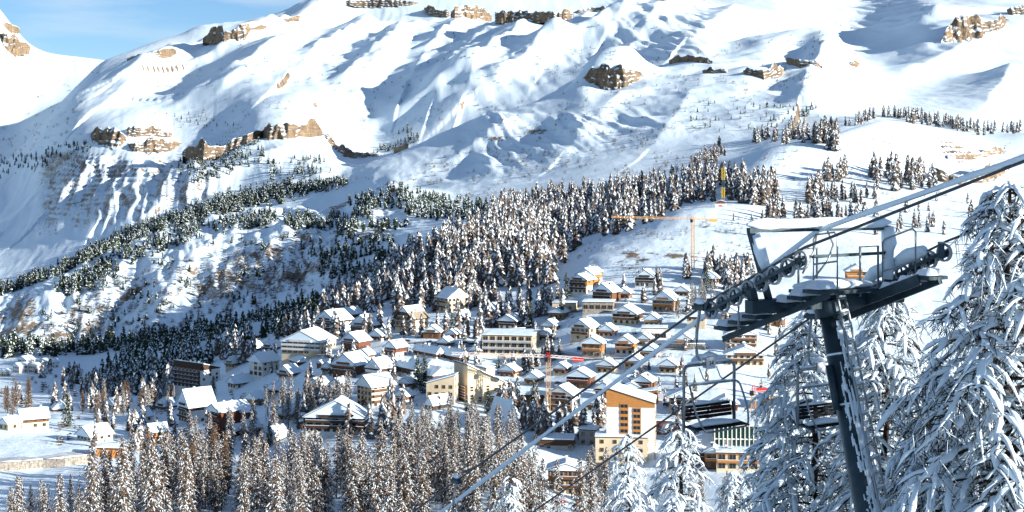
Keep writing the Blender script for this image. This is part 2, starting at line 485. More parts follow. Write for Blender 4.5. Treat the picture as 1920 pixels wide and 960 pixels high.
# rocky knoll with the cliff face above the village
kx, ky, _ = hit([1152], [158])
r2 = ((GX - kx[0]) / 62) ** 2 + ((GY - ky[0] - 55) / 60) ** 2
GZ += 58 * np.exp(-r2 ** 1.3)

# weathering
m_far = sstep(2150, 2900, GY)
m_hill = sstep(1300, 1480, GY) * (1 - sstep(1880, 2050, GY)) * (1 - sstep(700, 860, GPX))
m_vill = sstep(420, 520, GY)
shx = GX + 0.22 * GY
warp = 26 * fbm(GX / 300, GY / 300, 3, 3)
rib = ridged((shx + warp) / 165, GY / 900, 3, 21)
rib2 = ridged((shx + 1.4 * warp) / 60, GY / 420, 3, 27)
rough_m = 0.12 + 0.88 * sstep(-0.05, 0.4, fbm(GX / 520, GY / 700, 3, 33))
GPYB = HY - F * GZ / np.maximum(GY, 40)
def zone(x0, x1, y0, y1, e=40.):
    return sstep(x0 - e, x0 + e, GPX) * (1 - sstep(x1 - e, x1 + e, GPX)) * sstep(y0 - e * .5, y0 + e * .5, GPYB) * (1 - sstep(y1 - e * .5, y1 + e * .5, GPYB)) * sstep(1950, 2150, GY)
flz = np.clip(zone(900, 1240, 215, 335) + .8 * zone(1150, 1330, -60, 110) + .9 * zone(60, 420, 300, 440) + .5 * zone(470, 640, 255, 340) + .3 * zone(820, 1100, 30, 120)  + .7 * zone(1560, 1760, -60, 60), 0, 1)
fw = 18 * fbm(GX / 120, GY / 160, 3, 140)
fl1 = ridged((shx + fw) / 52, GY / 700, 2, 141, .45)
fl2 = ridged((shx + fw * .6) / 21, GY / 300, 2, 144, .5)
GZ += flz * (9.5 * fl1 + 4.2 * fl2) * (.55 + .75 * sstep(-.4, .4, fbm(GX / 150, GY / 200, 2, 147)))
GZ += m_far * (6 * rib * rough_m + 3.5 * rib2 * rough_m ** 2 + 11 * fbm(GX / 420, GY / 420, 2, 50) + (.3 + rough_m) * 1.3 * fbm(GX / 60, GY / 60, 3, 55))
midm = sstep(1350, 1700, GY) * (1 - 0.5 * m_far)
GZ += midm * (1.3 * fbm(GX / 60, GY / 60, 4, 60) + 1.8 * ridged((shx + warp) / 45, GY / 160, 3, 61) * sstep(1700, 2100, GY))
GZ += m_hill * (11 * ridged((shx + .5 * warp) / 60, GY / 320, 4, 70) + 4.5 * fbm(GX / 28, GY / 28, 4, 75))
GZ += m_vill * (1 - sstep(1200, 1400, GY)) * (1.3 * fbm(GX / 40, GY / 40, 3, 80) + 0.5 * fbm(GX / 11, GY / 11, 2, 85))
# bedded ledges under the cliffs of the left-hand face
lm = sstep(2560, 2700, GY) * (1 - sstep(3000, 3080, GY)) * sstep(60, 150, GPX) * (1 - sstep(420, 520, GPX))
step = 9.0
zz = (GZ + 5 * fbm(GX / 160, GY / 160, 2, 90)) / step
GZ += lm * 0.75 * step * (np.floor(zz) + sstep(0.55, 1.0, zz - np.floor(zz)) - zz)
# banded scarp on the right-hand hill
bm_ = sstep(1240, 1300, GY) * (1 - sstep(1420, 1470, GY)) * sstep(1720, 1780, GPX) * (1 - sstep(1890, 1950, GPX))
zz = (GZ + 1.5 * fbm(GX / 30, GY / 30, 2, 92)) / 5.0
GZ += bm_ * 0.8 * 5.0 * (np.floor(zz) + sstep(0.5, 1.0, zz - np.floor(zz)) - zz)

# bare rock: where it is too steep for snow, and on the broken hill
gy_ = np.gradient(GZ, axis=0) / np.maximum(np.gradient(GY, axis=0), 1e-3)
gx_ = np.gradient(GZ, axis=1) / np.maximum(np.gradient(GX, axis=1), 1e-3)
slope = np.hypot(gx_, gy_)
ROCK = sstep(1.35, 1.9, slope + 0.35 * fbm(GX / 25, GY / 25, 3, 100)) * sstep(600, 1300, GY)
chute = sstep(.25, .62, ridged((shx + .6 * warp) / 95, GY / 420, 2, 104))
ROCK = np.maximum(ROCK, m_hill * (1 - .55 * chute) * (0.50 + .16 * fbm(GX / 60, GY / 60, 2, 105) + .3 * fbm(shx / 8, GZ / 9.0, 3, 108)))
ledge = fbm(GX / 70, GZ / 5.0, 4, 150) + .5 * fbm(GX / 260, GY / 260, 3, 155)
ROCK = np.maximum(ROCK, sstep(1950, 2300, GY) * (.25 + .6 * flz) * .75 * sstep(.12, .5, ledge))
fz = zone(60, 420, 280, 440)
ROCK = np.maximum(ROCK, fz * (.33 + .25 * fbm(GX / 50, GZ / 7.0, 4, 160) + .22 * sstep(.3, .9, slope)))
ROCK = np.maximum(ROCK, zone(-80, 200, 180, 330) * (.34 + .25 * fbm(GX / 60, GZ / 9.0, 4, 163)))
ROCK = np.maximum(ROCK, zone(640, 1250, 180, 340, 60) * (.30 + .25 * fbm(GX / 50, GZ / 9.0, 4, 166)))
ROCK = np.maximum(ROCK, lm * 0.75 * sstep(0.75, 1.2, slope))
ROCK = np.maximum(ROCK, bm_ * 0.85 * sstep(0.5, 1.0, slope))
def rock_spot(px, py, rx, ry, v):
    x, y, _ = hit([px], [py])
    global ROCK
    q = ((GX - x[0]) / rx) ** 2 + ((GY - y[0]) / ry) ** 2
    ROCK = np.maximum(ROCK, v * np.exp(-q ** 1.5) * (0.6 + 0.8 * np.clip(fbm(GX / 9, GY / 9, 3, 107) + .3, 0, 1)))
for a in [(1180, 478, 9, 12, .8), (1200, 488, 8, 10, .75), (1262, 480, 8, 14, .85), (1225, 476, 9, 7, .6), (1310, 482, 8, 8, .65), (1165, 490, 8, 8, .6), (1560, 590, 10, 8, .6), (1340, 665, 12, 8, .5), (1400, 285, 20, 30, .5), (440, 525, 22, 26, .75), (566, 522, 12, 20, .7), (112, 635, 20, 26, .75), (45, 620, 24, 30, .75), (245, 552, 18, 24, .7), (360, 510, 16, 20, .7)]:
    rock_spot(*a)

ter_mat = bpy.data.materials.new("snowy_ground")
ter_mat.use_nodes = True
n, l = ter_mat.node_tree.nodes, ter_mat.node_tree.links
pb = n["Principled BSDF"]
pb.inputs['Roughness'].default_value = 0.6
pb.inputs['Specular IOR Level'].default_value = 0.2
tco = n.new("ShaderNodeTexCoord")
att = n.new("ShaderNodeAttribute"); att.attribute_name = "rock"
n1 = n.new("ShaderNodeTexNoise"); n1.inputs['Scale'].default_value = 0.26; n1.inputs['Detail'].default_value = 7; n1.inputs['Roughness'].default_value = .65
n2 = n.new("ShaderNodeTexNoise"); n2.inputs['Scale'].default_value = 0.05; n2.inputs['Detail'].default_value = 6
rr = n.new("ShaderNodeValToRGB")
rr.color_ramp.elements[0].position = .3; rr.color_ramp.elements[0].color = (.09, .075, .065, 1)
rr.color_ramp.elements[1].position = .7; rr.color_ramp.elements[1].color = (.30, .215, .135, 1)
ma = n.new("ShaderNodeMath"); ma.operation = 'ADD'
mr = n.new("ShaderNodeMapRange"); mr.inputs['From Min'].default_value = .93; mr.inputs['From Max'].default_value = 1.08
mx = n.new("ShaderNodeMixRGB"); mx.inputs['Color1'].default_value = (.72, .85, .93, 1)
bpn = n.new("ShaderNodeBump"); bpn.inputs['Strength'].default_value = .35; bpn.inputs['Distance'].default_value = 2.0
l.new(tco.outputs['Object'], n1.inputs['Vector']); l.new(tco.outputs['Object'], n2.inputs['Vector'])
l.new(n2.outputs['Fac'], rr.inputs['Fac'])
l.new(n1.outputs['Fac'], ma.inputs[0]); l.new(att.outputs['Fac'], ma.inputs[1])
l.new(ma.outputs[0], mr.inputs['Value']); l.new(mr.outputs[0], mx.inputs['Fac'])
l.new(rr.outputs['Color'], mx.inputs['Color2']); l.new(mx.outputs['Color'], pb.inputs['Base Color'])
l.new(n1.outputs['Fac'], bpn.inputs['Height']); l.new(bpn.outputs['Normal'], pb.inputs['Normal'])

ii = (np.arange(NR - 1)[:, None] * NC + np.arange(NC - 1)[None, :]).ravel()
tq = np.stack([ii, ii + 1, ii + NC + 1, ii + NC], 1)
tme = np_mesh("terrain", np.stack([GX, GY, GZ], -1).reshape(-1, 3), tq, ter_mat, smooth=True)
tme.attributes.new("rock", 'FLOAT', 'POINT').data.foreach_set("value", ROCK.astype(np.float32).ravel())
terrain = link("terrain", tme)
tag(terrain, "snow-covered mountain valley with slopes, ravines and village hillside", "terrain", kind="structure")

# ------------------------------------------------------------------ cliffs
def cliff_material():
    m = bpy.data.materials.new("cliff_rock")
    m.use_nodes = True
    n, l = m.node_tree.nodes, m.node_tree.links
    b = n["Principled BSDF"]
    b.inputs['Roughness'].default_value = .85
    b.inputs['Specular IOR Level'].default_value = .15
    t = n.new("ShaderNodeTexCoord")
    mp1 = n.new("ShaderNodeMapping"); mp1.inputs['Scale'].default_value = (.11, .11, .035)
    n1 = n.new("ShaderNodeTexNoise"); n1.inputs['Scale'].default_value = 1; n1.inputs['Detail'].default_value = 7; n1.inputs['Roughness'].default_value = .62
    mp2 = n.new("ShaderNodeMapping"); mp2.inputs['Scale'].default_value = (.02, .02, .3)
    n2 = n.new("ShaderNodeTexNoise"); n2.inputs['Scale'].default_value = 1; n2.inputs['Detail'].default_value = 5
    r1 = n.new("ShaderNodeValToRGB")
    e = r1.color_ramp.elements
    e[0].position = .32; e[0].color = (.055, .048, .045, 1)
    e[1].position = .68; e[1].color = (.33, .235, .14, 1)
    x = e.new(.5); x.color = (.18, .13, .085, 1)
    mx0 = n.new("ShaderNodeMath"); mx0.operation = 'MULTIPLY_ADD'; mx0.inputs[1].default_value = .55; mx0.inputs[2].default_value = 0
    ad = n.new("ShaderNodeMath"); ad.operation = 'MULTIPLY_ADD'; ad.inputs[1].default_value = .45
    l.new(t.outputs['Object'], mp1.inputs['Vector']); l.new(mp1.outputs['Vector'], n1.inputs['Vector'])
    l.new(t.outputs['Object'], mp2.inputs['Vector']); l.new(mp2.outputs['Vector'], n2.inputs['Vector'])
    l.new(n1.outputs['Fac'], mx0.inputs[0]); l.new(n2.outputs['Fac'], ad.inputs[0]); l.new(mx0.outputs[0], ad.inputs[2])
    l.new(ad.outputs[0], r1.inputs['Fac'])
    # snow lies where the face is flat enough
    g = n.new("ShaderNodeNewGeometry"); sp = n.new("ShaderNodeSeparateXYZ")
    l.new(g.outputs['Normal'], sp.inputs[0])
    a2 = n.new("ShaderNodeMath"); a2.operation = 'MULTIPLY_ADD'; a2.inputs[1].default_value = .5; 
    l.new(n1.outputs['Fac'], a2.inputs[0]); l.new(sp.outputs['Z'], a2.inputs[2])
    mr = n.new("ShaderNodeMapRange"); mr.inputs['From Min'].default_value = .76; mr.inputs['From Max'].default_value = .86
    l.new(a2.outputs[0], mr.inputs['Value'])
    mx = n.new("ShaderNodeMixRGB"); mx.inputs['Color2'].default_value = (.72, .85, .93, 1)
    l.new(mr.outputs[0], mx.inputs['Fac']); l.new(r1.outputs['Color'], mx.inputs['Color1'])
    l.new(mx.outputs['Color'], b.inputs['Base Color'])
    bp = n.new("ShaderNodeBump"); bp.inputs['Strength'].default_value = .6; bp.inputs['Distance'].default_value = 3
    l.new(n1.outputs['Fac'], bp.inputs['Height']); l.new(bp.outputs['Normal'], b.inputs['Normal'])
    return m
M['cliff'] = cliff_material()

CLIFFS = [
 [(168, 246, 258), (178, 232, 266), (205, 228, 274), (230, 238, 276)],
 [(232, 240, 254), (260, 233, 256), (300, 238, 256), (324, 248, 257)],
 [(238, 264, 276), (252, 262, 284), (280, 258, 286), (312, 258, 284), (338, 260, 274)],
 [(488, 232, 258), (505, 224, 262), (540, 221, 260), (580, 222, 258), (602, 238, 254)],
 [(342, 272, 290), (380, 264, 306), (420, 262, 292), (465, 242, 268), (490, 232, 260)],
 [(603, 244, 256), (630, 266, 282), (655, 282, 296), (690, 282, 294), (712, 286, 293)],
 [(738, 274, 285), (765, 266, 280)],
 [(640, -2, 8), (690, -8, 13), (740, -6, 13), (785, -2, 9)],
 [(795, 8, 20), (825, 13, 32), (843, 20, 33)],
 [(845, 14, 36), (880, 12, 35), (922, 15, 38)],
 [(928, 13, 40), (960, 11, 42), (1000, 13, 42), (1040, 17, 37), (1075, 17, 35)],
 [(1078, 16, 26), (1110, 12, 22), (1165, 10, 20)],
 [(380, 57, 78), (420, 50, 77), (460, 45, 71), (498, 40, 55)],
 [(500, 42, 52), (540, 30, 42), (562, 24, 33)],
 [(238, 103, 115), (268, 98, 113), (300, 87, 108), (328, 90, 104)],
 [(1255, 112, 119), (1290, 98, 116), (1336, 106, 120)],
 [(1318, 126, 138), (1366, 126, 137)],
 [(1395, 122, 140), (1432, 125, 149), (1472, 116, 138)],
 [(1475, 103, 115), (1500, 105, 127), (1542, 114, 132)],
 [(1562, 132, 140), (1612, 108, 122)],
 [(1768, 66, 84), (1788, 28, 78), (1830, 34, 68), (1870, 28, 56), (1892, 30, 46)],
 [(1893, 8, 28), (1925, 2, 25)],
 [(1093, 140, 152), (1112, 116, 155), (1140, 104, 166), (1168, 110, 164), (1208, 130, 146)],
 [(1750, 316, 338), (1800, 322, 346), (1840, 318, 342), (1892, 296, 318)],
 [(1780, 288, 300), (1830, 284, 298), (1885, 270, 284)],
 [(-10, 72, 108), (30, 66, 106), (52, 72, 98)],
 [(-10, 36, 58), (18, 36, 60), (34, 50, 62)],
]
def cliff(pts, idx):
    p = np.array(pts, float)
    bx, by, bz = hit(p[:, 0], p[:, 2])
    # keep the wall continuous where the line of sight slips over an edge
    med = np.median(by)
    by = np.clip(by, med - 60, med + 60)
    nseg = max(14, int((p[-1, 0] - p[0, 0]) * 0.62))
    t = np.linspace(0, 1, nseg)
    q = np.interp(t, np.linspace(0, 1, len(p)), p[:, 0])
    d = np.interp(q, p[:, 0], by)
    top, base = np.interp(q, p[:, 0], p[:, 1]), np.interp(q, p[:, 0], p[:, 2])
    X = (q - 960) / F * d
    zb, ztp = -(base - HY) / F * d, -(top - HY) / F * d
    H = (ztp - zb)
    jag = 1 + .30 * fbm(X / max(4., H.max() * .35), X * 0 + idx * 3.1, 3, 230 + idx)
    gap = 1 - .35 * sstep(.15, .55, ridged(X / (H.max() * 2.2 + 5), X * 0 + idx * 1.7, 2, 260 + idx)) * (np.arange(len(X)) % 3 < 3)
    H = 1.15 * H * jag * gap
    zb = zb + .12 * H.max() * fbm(X / max(5., H.max() * .5), X * 0 + idx, 3, 280 + idx)
    ed = sstep(0, .12, t) * sstep(0, .12, 1 - t)
    nr = 13
    scale = max(6.0, H.max() * .5)
    V = []
    for r in range(-2, nr + 5):
        f = r / (nr - 1)
        if r < nr:
            z = zb + H * f * (0.72 + 0.28 * ed)
            prof = .28 * f + .30 * (math.floor(f * 3.4) + max(0., (f * 3.4 % 1) - .7) / .3) / 3.4
            out = H * (.22 * ridged(X / scale, z / (scale * 3.0), 3, 200 + idx) + .10 * fbm(X / 5.0, z / 3.0, 3, 300 + idx)) * (0.45 + .55 * ed)
            Y = d + H * prof - out + (1 - ed) * H * .5
            zz = z + H * .04 * fbm(X / 7.0, z / 5.0, 2, 330 + idx)
            last = (Y, zz)
        else:
            k = (r - nr + 1) / 5.0
            Y = last[0] + k * np.maximum(2.2 * H, 14.0)
            tz = zt(X * (Y / d), Y) - 1.5
            zz = last[1] * (1 - k) + tz * k + 2.0 * k * (1 - k)
        V.append(np.stack([X * (Y / d) if r >= nr else X, Y, zz], -1))
    V = np.array(V)
    R, C = V.shape[:2]
    i = (np.arange(R - 1)[:, None] * C + np.arange(C - 1)[None, :]).ravel()
    o = link("cliff", np_mesh("cliff", V.reshape(-1, 3), np.stack([i, i + 1, i + C + 1, i + C], 1), M['cliff'], smooth=False))
    tag(o, kind="structure")
for i_, c_ in enumerate(CLIFFS):
    cliff(c_, i_)

# ------------------------------------------------------------------ trees far enough to read as one mass (real geometry, joined)
def small_tree(seed, kind):
    """unit-height tree from drooping sprays: returns verts, tris, material index (0 twig/needle, 1 snow, 2 bark)"""
    r = random.Random(seed)
    v, f, m = [], [], []
    def tri(a, b, c, mm):
        k = len(v)
        v.extend([a, b, c]); f.append((k, k + 1, k + 2)); m.append(mm)
    if kind == 'larch': tiers, sp, w0, base, droop = 10, 7, .185, .14, .6
    elif kind == 'pine': tiers, sp, w0, base, droop = 6, 6, .26, .06, .25
    else: tiers, sp, w0, base, droop = 3, 6, .55, .0, -.3
    for k in range(3):
        a = 2.1 * k
        tri((.012 * math.cos(a), .012 * math.sin(a), -.12), (.012 * math.cos(a + 2.1), .012 * math.sin(a + 2.1), -.12), (0, 0, .9), 2)
    for t in range(tiers):
        h = base + (1 - base) * (t + .2) / tiers
        if kind == 'shrub': rad = w0 * (1 - .3 * t / tiers)
        elif kind == 'pine': rad = w0 * (1 - h) ** .6 * (.8 + .4 * r.random()) + .03
        else: rad = w0 * (1 - h) ** .55 * (.75 + .5 * r.random()) + .02
        for s in range(sp):
            a = 2 * math.pi * (s + r.random() * .8) / sp + t
            rr = rad * (.6 + .7 * r.random())
            w = rr * (.32 + .3 * r.random()) + .012
            dz = -rr * droop * (.5 + r.random())
            ca, sa = math.cos(a), math.sin(a)
            hz = h + r.uniform(-.05, .05)
            rise = .05 + .05 * r.random()
            e = (ca * rr, sa * rr, hz + dz)
            p1 = (ca * rr * .5 - sa * w, sa * rr * .5 + ca * w, hz + dz * .45 - .01)
            p2 = (ca * rr * .5 + sa * w, sa * rr * .5 - ca * w, hz + dz * .45 - .01)
            c0 = (0, 0, hz + rise)
            tri(c0, p1, e, 0); tri(c0, e, p2, 0)
            if kind != 'shrub': tri(p1, p2, (ca * rr * .55, sa * rr * .55, hz + dz - .05), 0)
            if r.random() < (.48 if kind == 'larch' else .33):
                g = .014
                q = .62
                tri((c0[0] + ca * rr * .2, c0[1] + sa * rr * .2, c0[2] * .8 + hz * .2 + g + .01), (p1[0] * q + e[0] * (1 - q), p1[1] * q + e[1] * (1 - q), p1[2] * q + e[2] * (1 - q) + g), (e[0], e[1], e[2] + g * .7), 1)
                if r.random() < .6:
                    tri((c0[0] + ca * rr * .2, c0[1] + sa * rr * .2, c0[2] * .8 + hz * .2 + g + .01), (e[0], e[1], e[2] + g * .7), (p2[0] * q + e[0] * (1 - q), p2[1] * q + e[1] * (1 - q), p2[2] * q + e[2] * (1 - q) + g), 1)
    return np.array(v), np.array(f), np.array(m)
SMALL = {k: [small_tree(50 + 10 * j + i, k) for i in range(7)] for j, k in enumerate(('larch', 'pine', 'shrub'))}

def in_poly(px, py, poly):
    c = np.zeros(len(px), bool)
    j = len(poly) - 1
    for i in range(len(poly)):
        xi, yi = poly[i]; xj, yj = poly[j]
        c ^= ((yi > py) != (yj > py)) & (px < (xj - xi) * (py - yi) / (yj - yi + 1e-9) + xi)
        j = i
    return c

def scatter_px(poly, n, clump=0.0, seed=0, thr=-0.1, cs=40.0):
    r = np.random.default_rng(seed)
    P = np.array(poly, float)
    x0, y0 = P.min(0); x1, y1 = P.max(0)
    X, Y = np.zeros(0), np.zeros(0)
    for _ in range(60):
        px, py = r.uniform(x0, x1, 4 * n), r.uniform(y0, y1, 4 * n)
        k = in_poly(px, py, poly)
        if clump:
            k &= fbm(px / cs, py / (cs * .6), 3, 400 + seed) + r.normal(0, .12, len(px)) > thr
        X, Y = np.concatenate([X, px[k]]), np.concatenate([Y, py[k]])
        if len(X) >= n: break
    return X[:n], Y[:n]

def mass(name, label, cat, parts, mats):
    """parts: list of (kind, px, py, hmin, hmax, seed)"""
    V, Fc, Mi, off = [], [], [], 0
    for kind, px, py, h0, h1, seed in parts:
        r = np.random.default_rng(seed)
        x, y, z = hit(px, py)
        for i in range(len(x)):
            v, f, m = SMALL[kind][r.integers(7)]
            h = r.uniform(h0, h1) * (1 if r.random() < .85 else .6)
            a = r.uniform(0, 6.283)
            w = h * r.uniform(.85, 1.2)
            c, s = math.cos(a) * w, math.sin(a) * w
            V.append(np.stack([v[:, 0] * c - v[:, 1] * s + x[i], v[:, 0] * s + v[:, 1] * c + y[i], v[:, 2] * h + z[i]], 1))
            Fc.append(f + off); Mi.append(m); off += len(v)
    o = link(name, np_mesh(name, np.concatenate(V), np.concatenate(Fc), mats, np.concatenate(Mi)))
    return tag(o, label, cat, kind="stuff")

LM = [M['frost_twig'], M['tsnow'], M['bark']]
PM = [M['needle'], M['tsnow'], M['bark']]
def sp(kind, poly, n, h0, h1, seed, clump=0, thr=-.1, cs=40.):
    x, y = scatter_px(poly, n, clump, seed, thr, cs)
    return (kind, x, y, h0, h1, seed)
mass("larch_forest", "dense snow-dusted larch forest between the village and the open mountain slopes", "forest", [
 sp('larch', [(800, 470), (880, 440), (960, 425), (1040, 470), (1060, 490), (1040, 535), (960, 545), (880, 545), (820, 520)], 190, 15, 22, 1),
 sp('larch', [(880, 432), (960, 415), (1060, 400), (1200, 412), (1290, 386), (1200, 428), (1120, 452), (1050, 482), (960, 462), (890, 468)], 170, 15, 22, 2),
 sp('larch', [(900, 400), (1000, 375), (1150, 365), (1290, 350), (1340, 345), (1340, 372), (1290, 392), (1180, 415), (1050, 420), (930, 428)], 260, 15, 22, 3),
 sp('larch', [(1000, 372), (1120, 360), (1240, 345), (1330, 320), (1330, 350), (1150, 385), (1000, 395)], 120, 13, 19, 4),
 sp('larch', [(620, 565), (700, 520), (760, 480), (830, 450), (900, 420), (900, 460), (830, 500), (760, 545), (680, 590), (600, 610)], 190, 13, 20, 5, 1, -.2),
 sp('larch', [(560, 590), (640, 555), (740, 540), (840, 530), (900, 545), (900, 580), (800, 590), (700, 590), (620, 600)], 110, 14, 20, 6),
], LM)
mass("hillside_larches", "loose clumps of frosted larches on the snowy hill above the cranes", "trees", [
 sp('larch', [(1380, 360), (1455, 352), (1455, 385), (1380, 385)], 46, 17, 22, 11),
 sp('larch', [(1280, 352), (1345, 330), (1400, 335), (1400, 375), (1340, 378), (1290, 388)], 44, 15, 21, 12),
 sp('larch', [(1410, 262), (1480, 250), (1570, 250), (1570, 270), (1500, 272), (1420, 270)], 60, 15, 21, 13),
 sp('larch', [(1530, 260), (1575, 262), (1575, 288), (1535, 285)], 10, 15, 20, 14),
 sp('larch', [(1512, 360), (1545, 350), (1545, 385), (1512, 382)], 13, 17, 23, 15),
 sp('larch', [(1545, 325), (1590, 325), (1590, 345), (1545, 345)], 13, 15, 20, 16),
 sp('larch', [(1545, 370), (1640, 370), (1640, 385), (1545, 385)], 14, 12, 17, 17),
 sp('larch', [(1628, 330), (1760, 338), (1760, 358), (1640, 358)], 34, 17, 24, 18),
 sp('larch', [(1430, 412), (1480, 398), (1640, 408), (1660, 420), (1560, 424), (1440, 420)], 42, 12, 17, 19),
 sp('larch', [(1640, 430), (1770, 415), (1800, 440), (1660, 455)], 12, 9, 13, 20),
 sp('larch', [(1640, 218), (1700, 216), (1760, 226), (1860, 246), (1915, 240), (1915, 250), (1840, 256), (1750, 238), (1660, 225)], 95, 12, 17, 21),
 sp('larch', [(1580, 236), (1640, 218), (1640, 226), (1600, 240)], 20, 12, 16, 22),
 sp('larch', [(1340, 420), (1900, 300), (1900, 420), (1480, 470)], 26, 7, 12, 23),
 sp('larch', [(1280, 512), (1330, 500), (1420, 510), (1420, 545), (1290, 548)], 26, 11, 17, 24),
 sp('pine', [(1290, 312), (1350, 268), (1370, 290), (1310, 325)], 40, 10, 15, 25),
], LM)
mass("pine_belt", "dark green pines crowding the crest of the broken rocky hill", "forest", [
 sp('pine', [(100, 540), (220, 475), (340, 428), (480, 402), (600, 402), (700, 400), (690, 425), (560, 432), (480, 428), (360, 452), (240, 500), (120, 560)], 620, 7, 12, 31, 1, -.12, 50.),
 sp('pine', [(640, 378), (700, 362), (760, 352), (830, 375), (860, 400), (800, 420), (740, 390), (680, 398)], 210, 8, 12, 32),
 sp('pine', [(810, 372), (900, 380), (930, 405), (880, 420), (820, 410)], 90, 9, 13, 33),
 sp('pine', [(600, 430), (700, 420), (800, 420), (760, 470), (700, 520), (640, 545), (600, 500)], 170, 8, 13, 34, 1, -.05),
 sp('pine', [(120, 560), (300, 470), (600, 430), (640, 545), (480, 600), (250, 630), (60, 645), (60, 600)], 240, 5, 9, 35, 1, .25, 46.),
], PM)
mass("valley_forest", "shaded dark conifers along the foot of the rocky hill", "forest", [
 sp('pine', [(0, 640), (120, 648), (300, 632), (480, 600), (600, 570), (620, 600), (520, 625), (400, 650), (250, 662), (100, 668), (0, 672)], 470, 10, 16, 41),
 sp('larch', [(200, 690), (330, 660), (480, 628), (560, 600), (600, 615), (500, 640), (400, 690), (330, 720), (260, 740)], 110, 14, 19, 42),
 sp('pine', [(120, 705), (260, 690), (330, 700), (300, 745), (180, 760)], 26, 9, 14, 43),
], PM)
mass("gorge_shade_forest", "dense dark forest added to stand for the shade in the gorge behind the rocky hill", "forest", [  # pines packed densely so their dark tone stands in for the gorge's shade
 sp('pine', [(0, 538), (100, 506), (210, 448), (340, 400), (460, 362), (580, 345), (640, 338), (650, 346), (520, 372), (480, 386), (350, 418), (220, 465), (110, 518), (0, 556)], 900, 9, 14, 58),
 sp('pine', [(340, 285), (440, 270), (490, 262), (500, 300), (430, 330), (360, 345)], 200, 7, 11, 59, 1, -.15),
], PM)
mass("gorge_trees", "small dark trees scattered through the shaded gorge and far slopes", "trees", [
 sp('pine', [(0, 535), (100, 500), (210, 440), (340, 392), (460, 352), (640, 335), (660, 350), (520, 385), (480, 392), (350, 420), (220, 466), (110, 518), (0, 556)], 560, 8, 13, 51, 1, -.25),
 sp('pine', [(0, 300), (170, 262), (170, 285), (60, 320), (0, 335)], 100, 8, 13, 52, 1, -.1),
 sp('pine', [(500, 300), (620, 290), (640, 320), (560, 345), (510, 345)], 80, 8, 12, 53, 1, -.1),
 sp('pine', [(690, 290), (770, 235), (790, 260), (760, 282)], 60, 8, 12, 54, 1, -.1),
 sp('pine', [(340, 280), (480, 285), (420, 330), (330, 330)], 70, 8, 12, 55, 1, -.1),
 sp('pine', [(300, 215), (370, 200), (440, 235), (380, 245)], 30, 7, 10, 56, 1, -.1),
 sp('pine', [(1300, 190), (1530, 200), (1540, 240), (1290, 250)], 60, 5, 9, 57, 1, 0.),
], PM)
mass("frosted_shrubs", "low frosted bushes dotted over the open slopes", "bushes", [
 sp('shrub', [(200, 130), (640, 40), (1000, 60), (1000, 200), (640, 260), (300, 240)], 420, 2, 5, 93, 1, .08, 50.),
 sp('shrub', [(1000, 40), (1560, 60), (1560, 160), (1000, 160)], 260, 2, 4.5, 94, 1, .1, 50.),
 sp('shrub', [(0, 130), (190, 130), (100, 300), (0, 300)], 90, 4, 9, 95, 1, .05, 50.),
 sp('shrub', [(640, 340), (800, 300), (1000, 260), (1300, 230), (1300, 320), (1000, 370), (860, 372), (700, 345)], 330, 2.5, 5, 61, 1, .0, 60.),
 sp('shrub', [(1040, 130), (1500, 150), (1480, 240), (1000, 260), (900, 240)], 260, 2, 4.5, 62, 1, .05, 60.),
 sp('shrub', [(140, 540), (560, 430), (700, 440), (600, 560), (300, 625), (60, 640)], 700, 2, 5, 63, 1, -.15, 30.),
 sp('shrub', [(100, 300), (400, 300), (380, 380), (60, 450)], 160, 2, 4.5, 64, 1, .05, 50.),
 sp('shrub', [(1060, 470), (1300, 400), (1440, 420), (1420, 500), (1130, 520)], 150, 1.2, 2.6, 65, 1, 0, 40.),
 sp('shrub', [(1400, 260), (1900, 260), (1900, 360), (1500, 400)], 120, 1.5, 3, 66, 1, 0.1, 60.),
 sp('shrub', [(0, 690), (300, 680), (300, 770), (0, 780)], 110, 2, 5, 67, 1, -.1, 40.),
 sp('shrub', [(560, 640), (1040, 560), (1300, 560), (1300, 740), (960, 780), (560, 740)], 170, 1.0, 2.4, 68, 1, -.05, 40.),
 sp('shrub', [(100, 780), (500, 720), (700, 760), (600, 830), (100, 850)], 110, 1.5, 4, 69, 1, -.1, 40.),
], [M['twig'], M['tsnow'], M['bark']])

# ------------------------------------------------------------------ single larches and spruces (shared meshes)
def quad_strip(v, f, a, b, w, nrm):
    """thin four-sided blade from a to b"""
    t = (b - a)
    s = t.cross(nrm)
    if s.length < 1e-5: s = Vector((1, 0, 0))
    s = s.normalized() * w
    k = len(v)
    mid = a.lerp(b, .55)
    v += [a, mid + s, b, mid - s]
    f.append((k, k + 1, k + 2, k + 3))

def lump(v, f, a, b, w, h):
    """stretched eight-sided snow lump lying from a to b"""
    t = b - a
    s = t.cross(Vector((0, 0, 1)))
    if s.length < 1e-5: s = Vector((1, 0, 0))
    s = s.normalized() * w
    mid = a.lerp(b, .5)
    k = len(v)
    v += [a, b, mid + s, mid - s, mid + Vector((0, 0, h)), mid - Vector((0, 0, h * .3))]
    f += [(k, k + 2, k + 4), (k + 2, k + 1, k + 4), (k + 1, k + 3, k + 4), (k + 3, k, k + 4),
          (k + 2, k, k + 5), (k + 1, k + 2, k + 5), (k + 3, k + 1, k + 5), (k, k + 3, k + 5)]

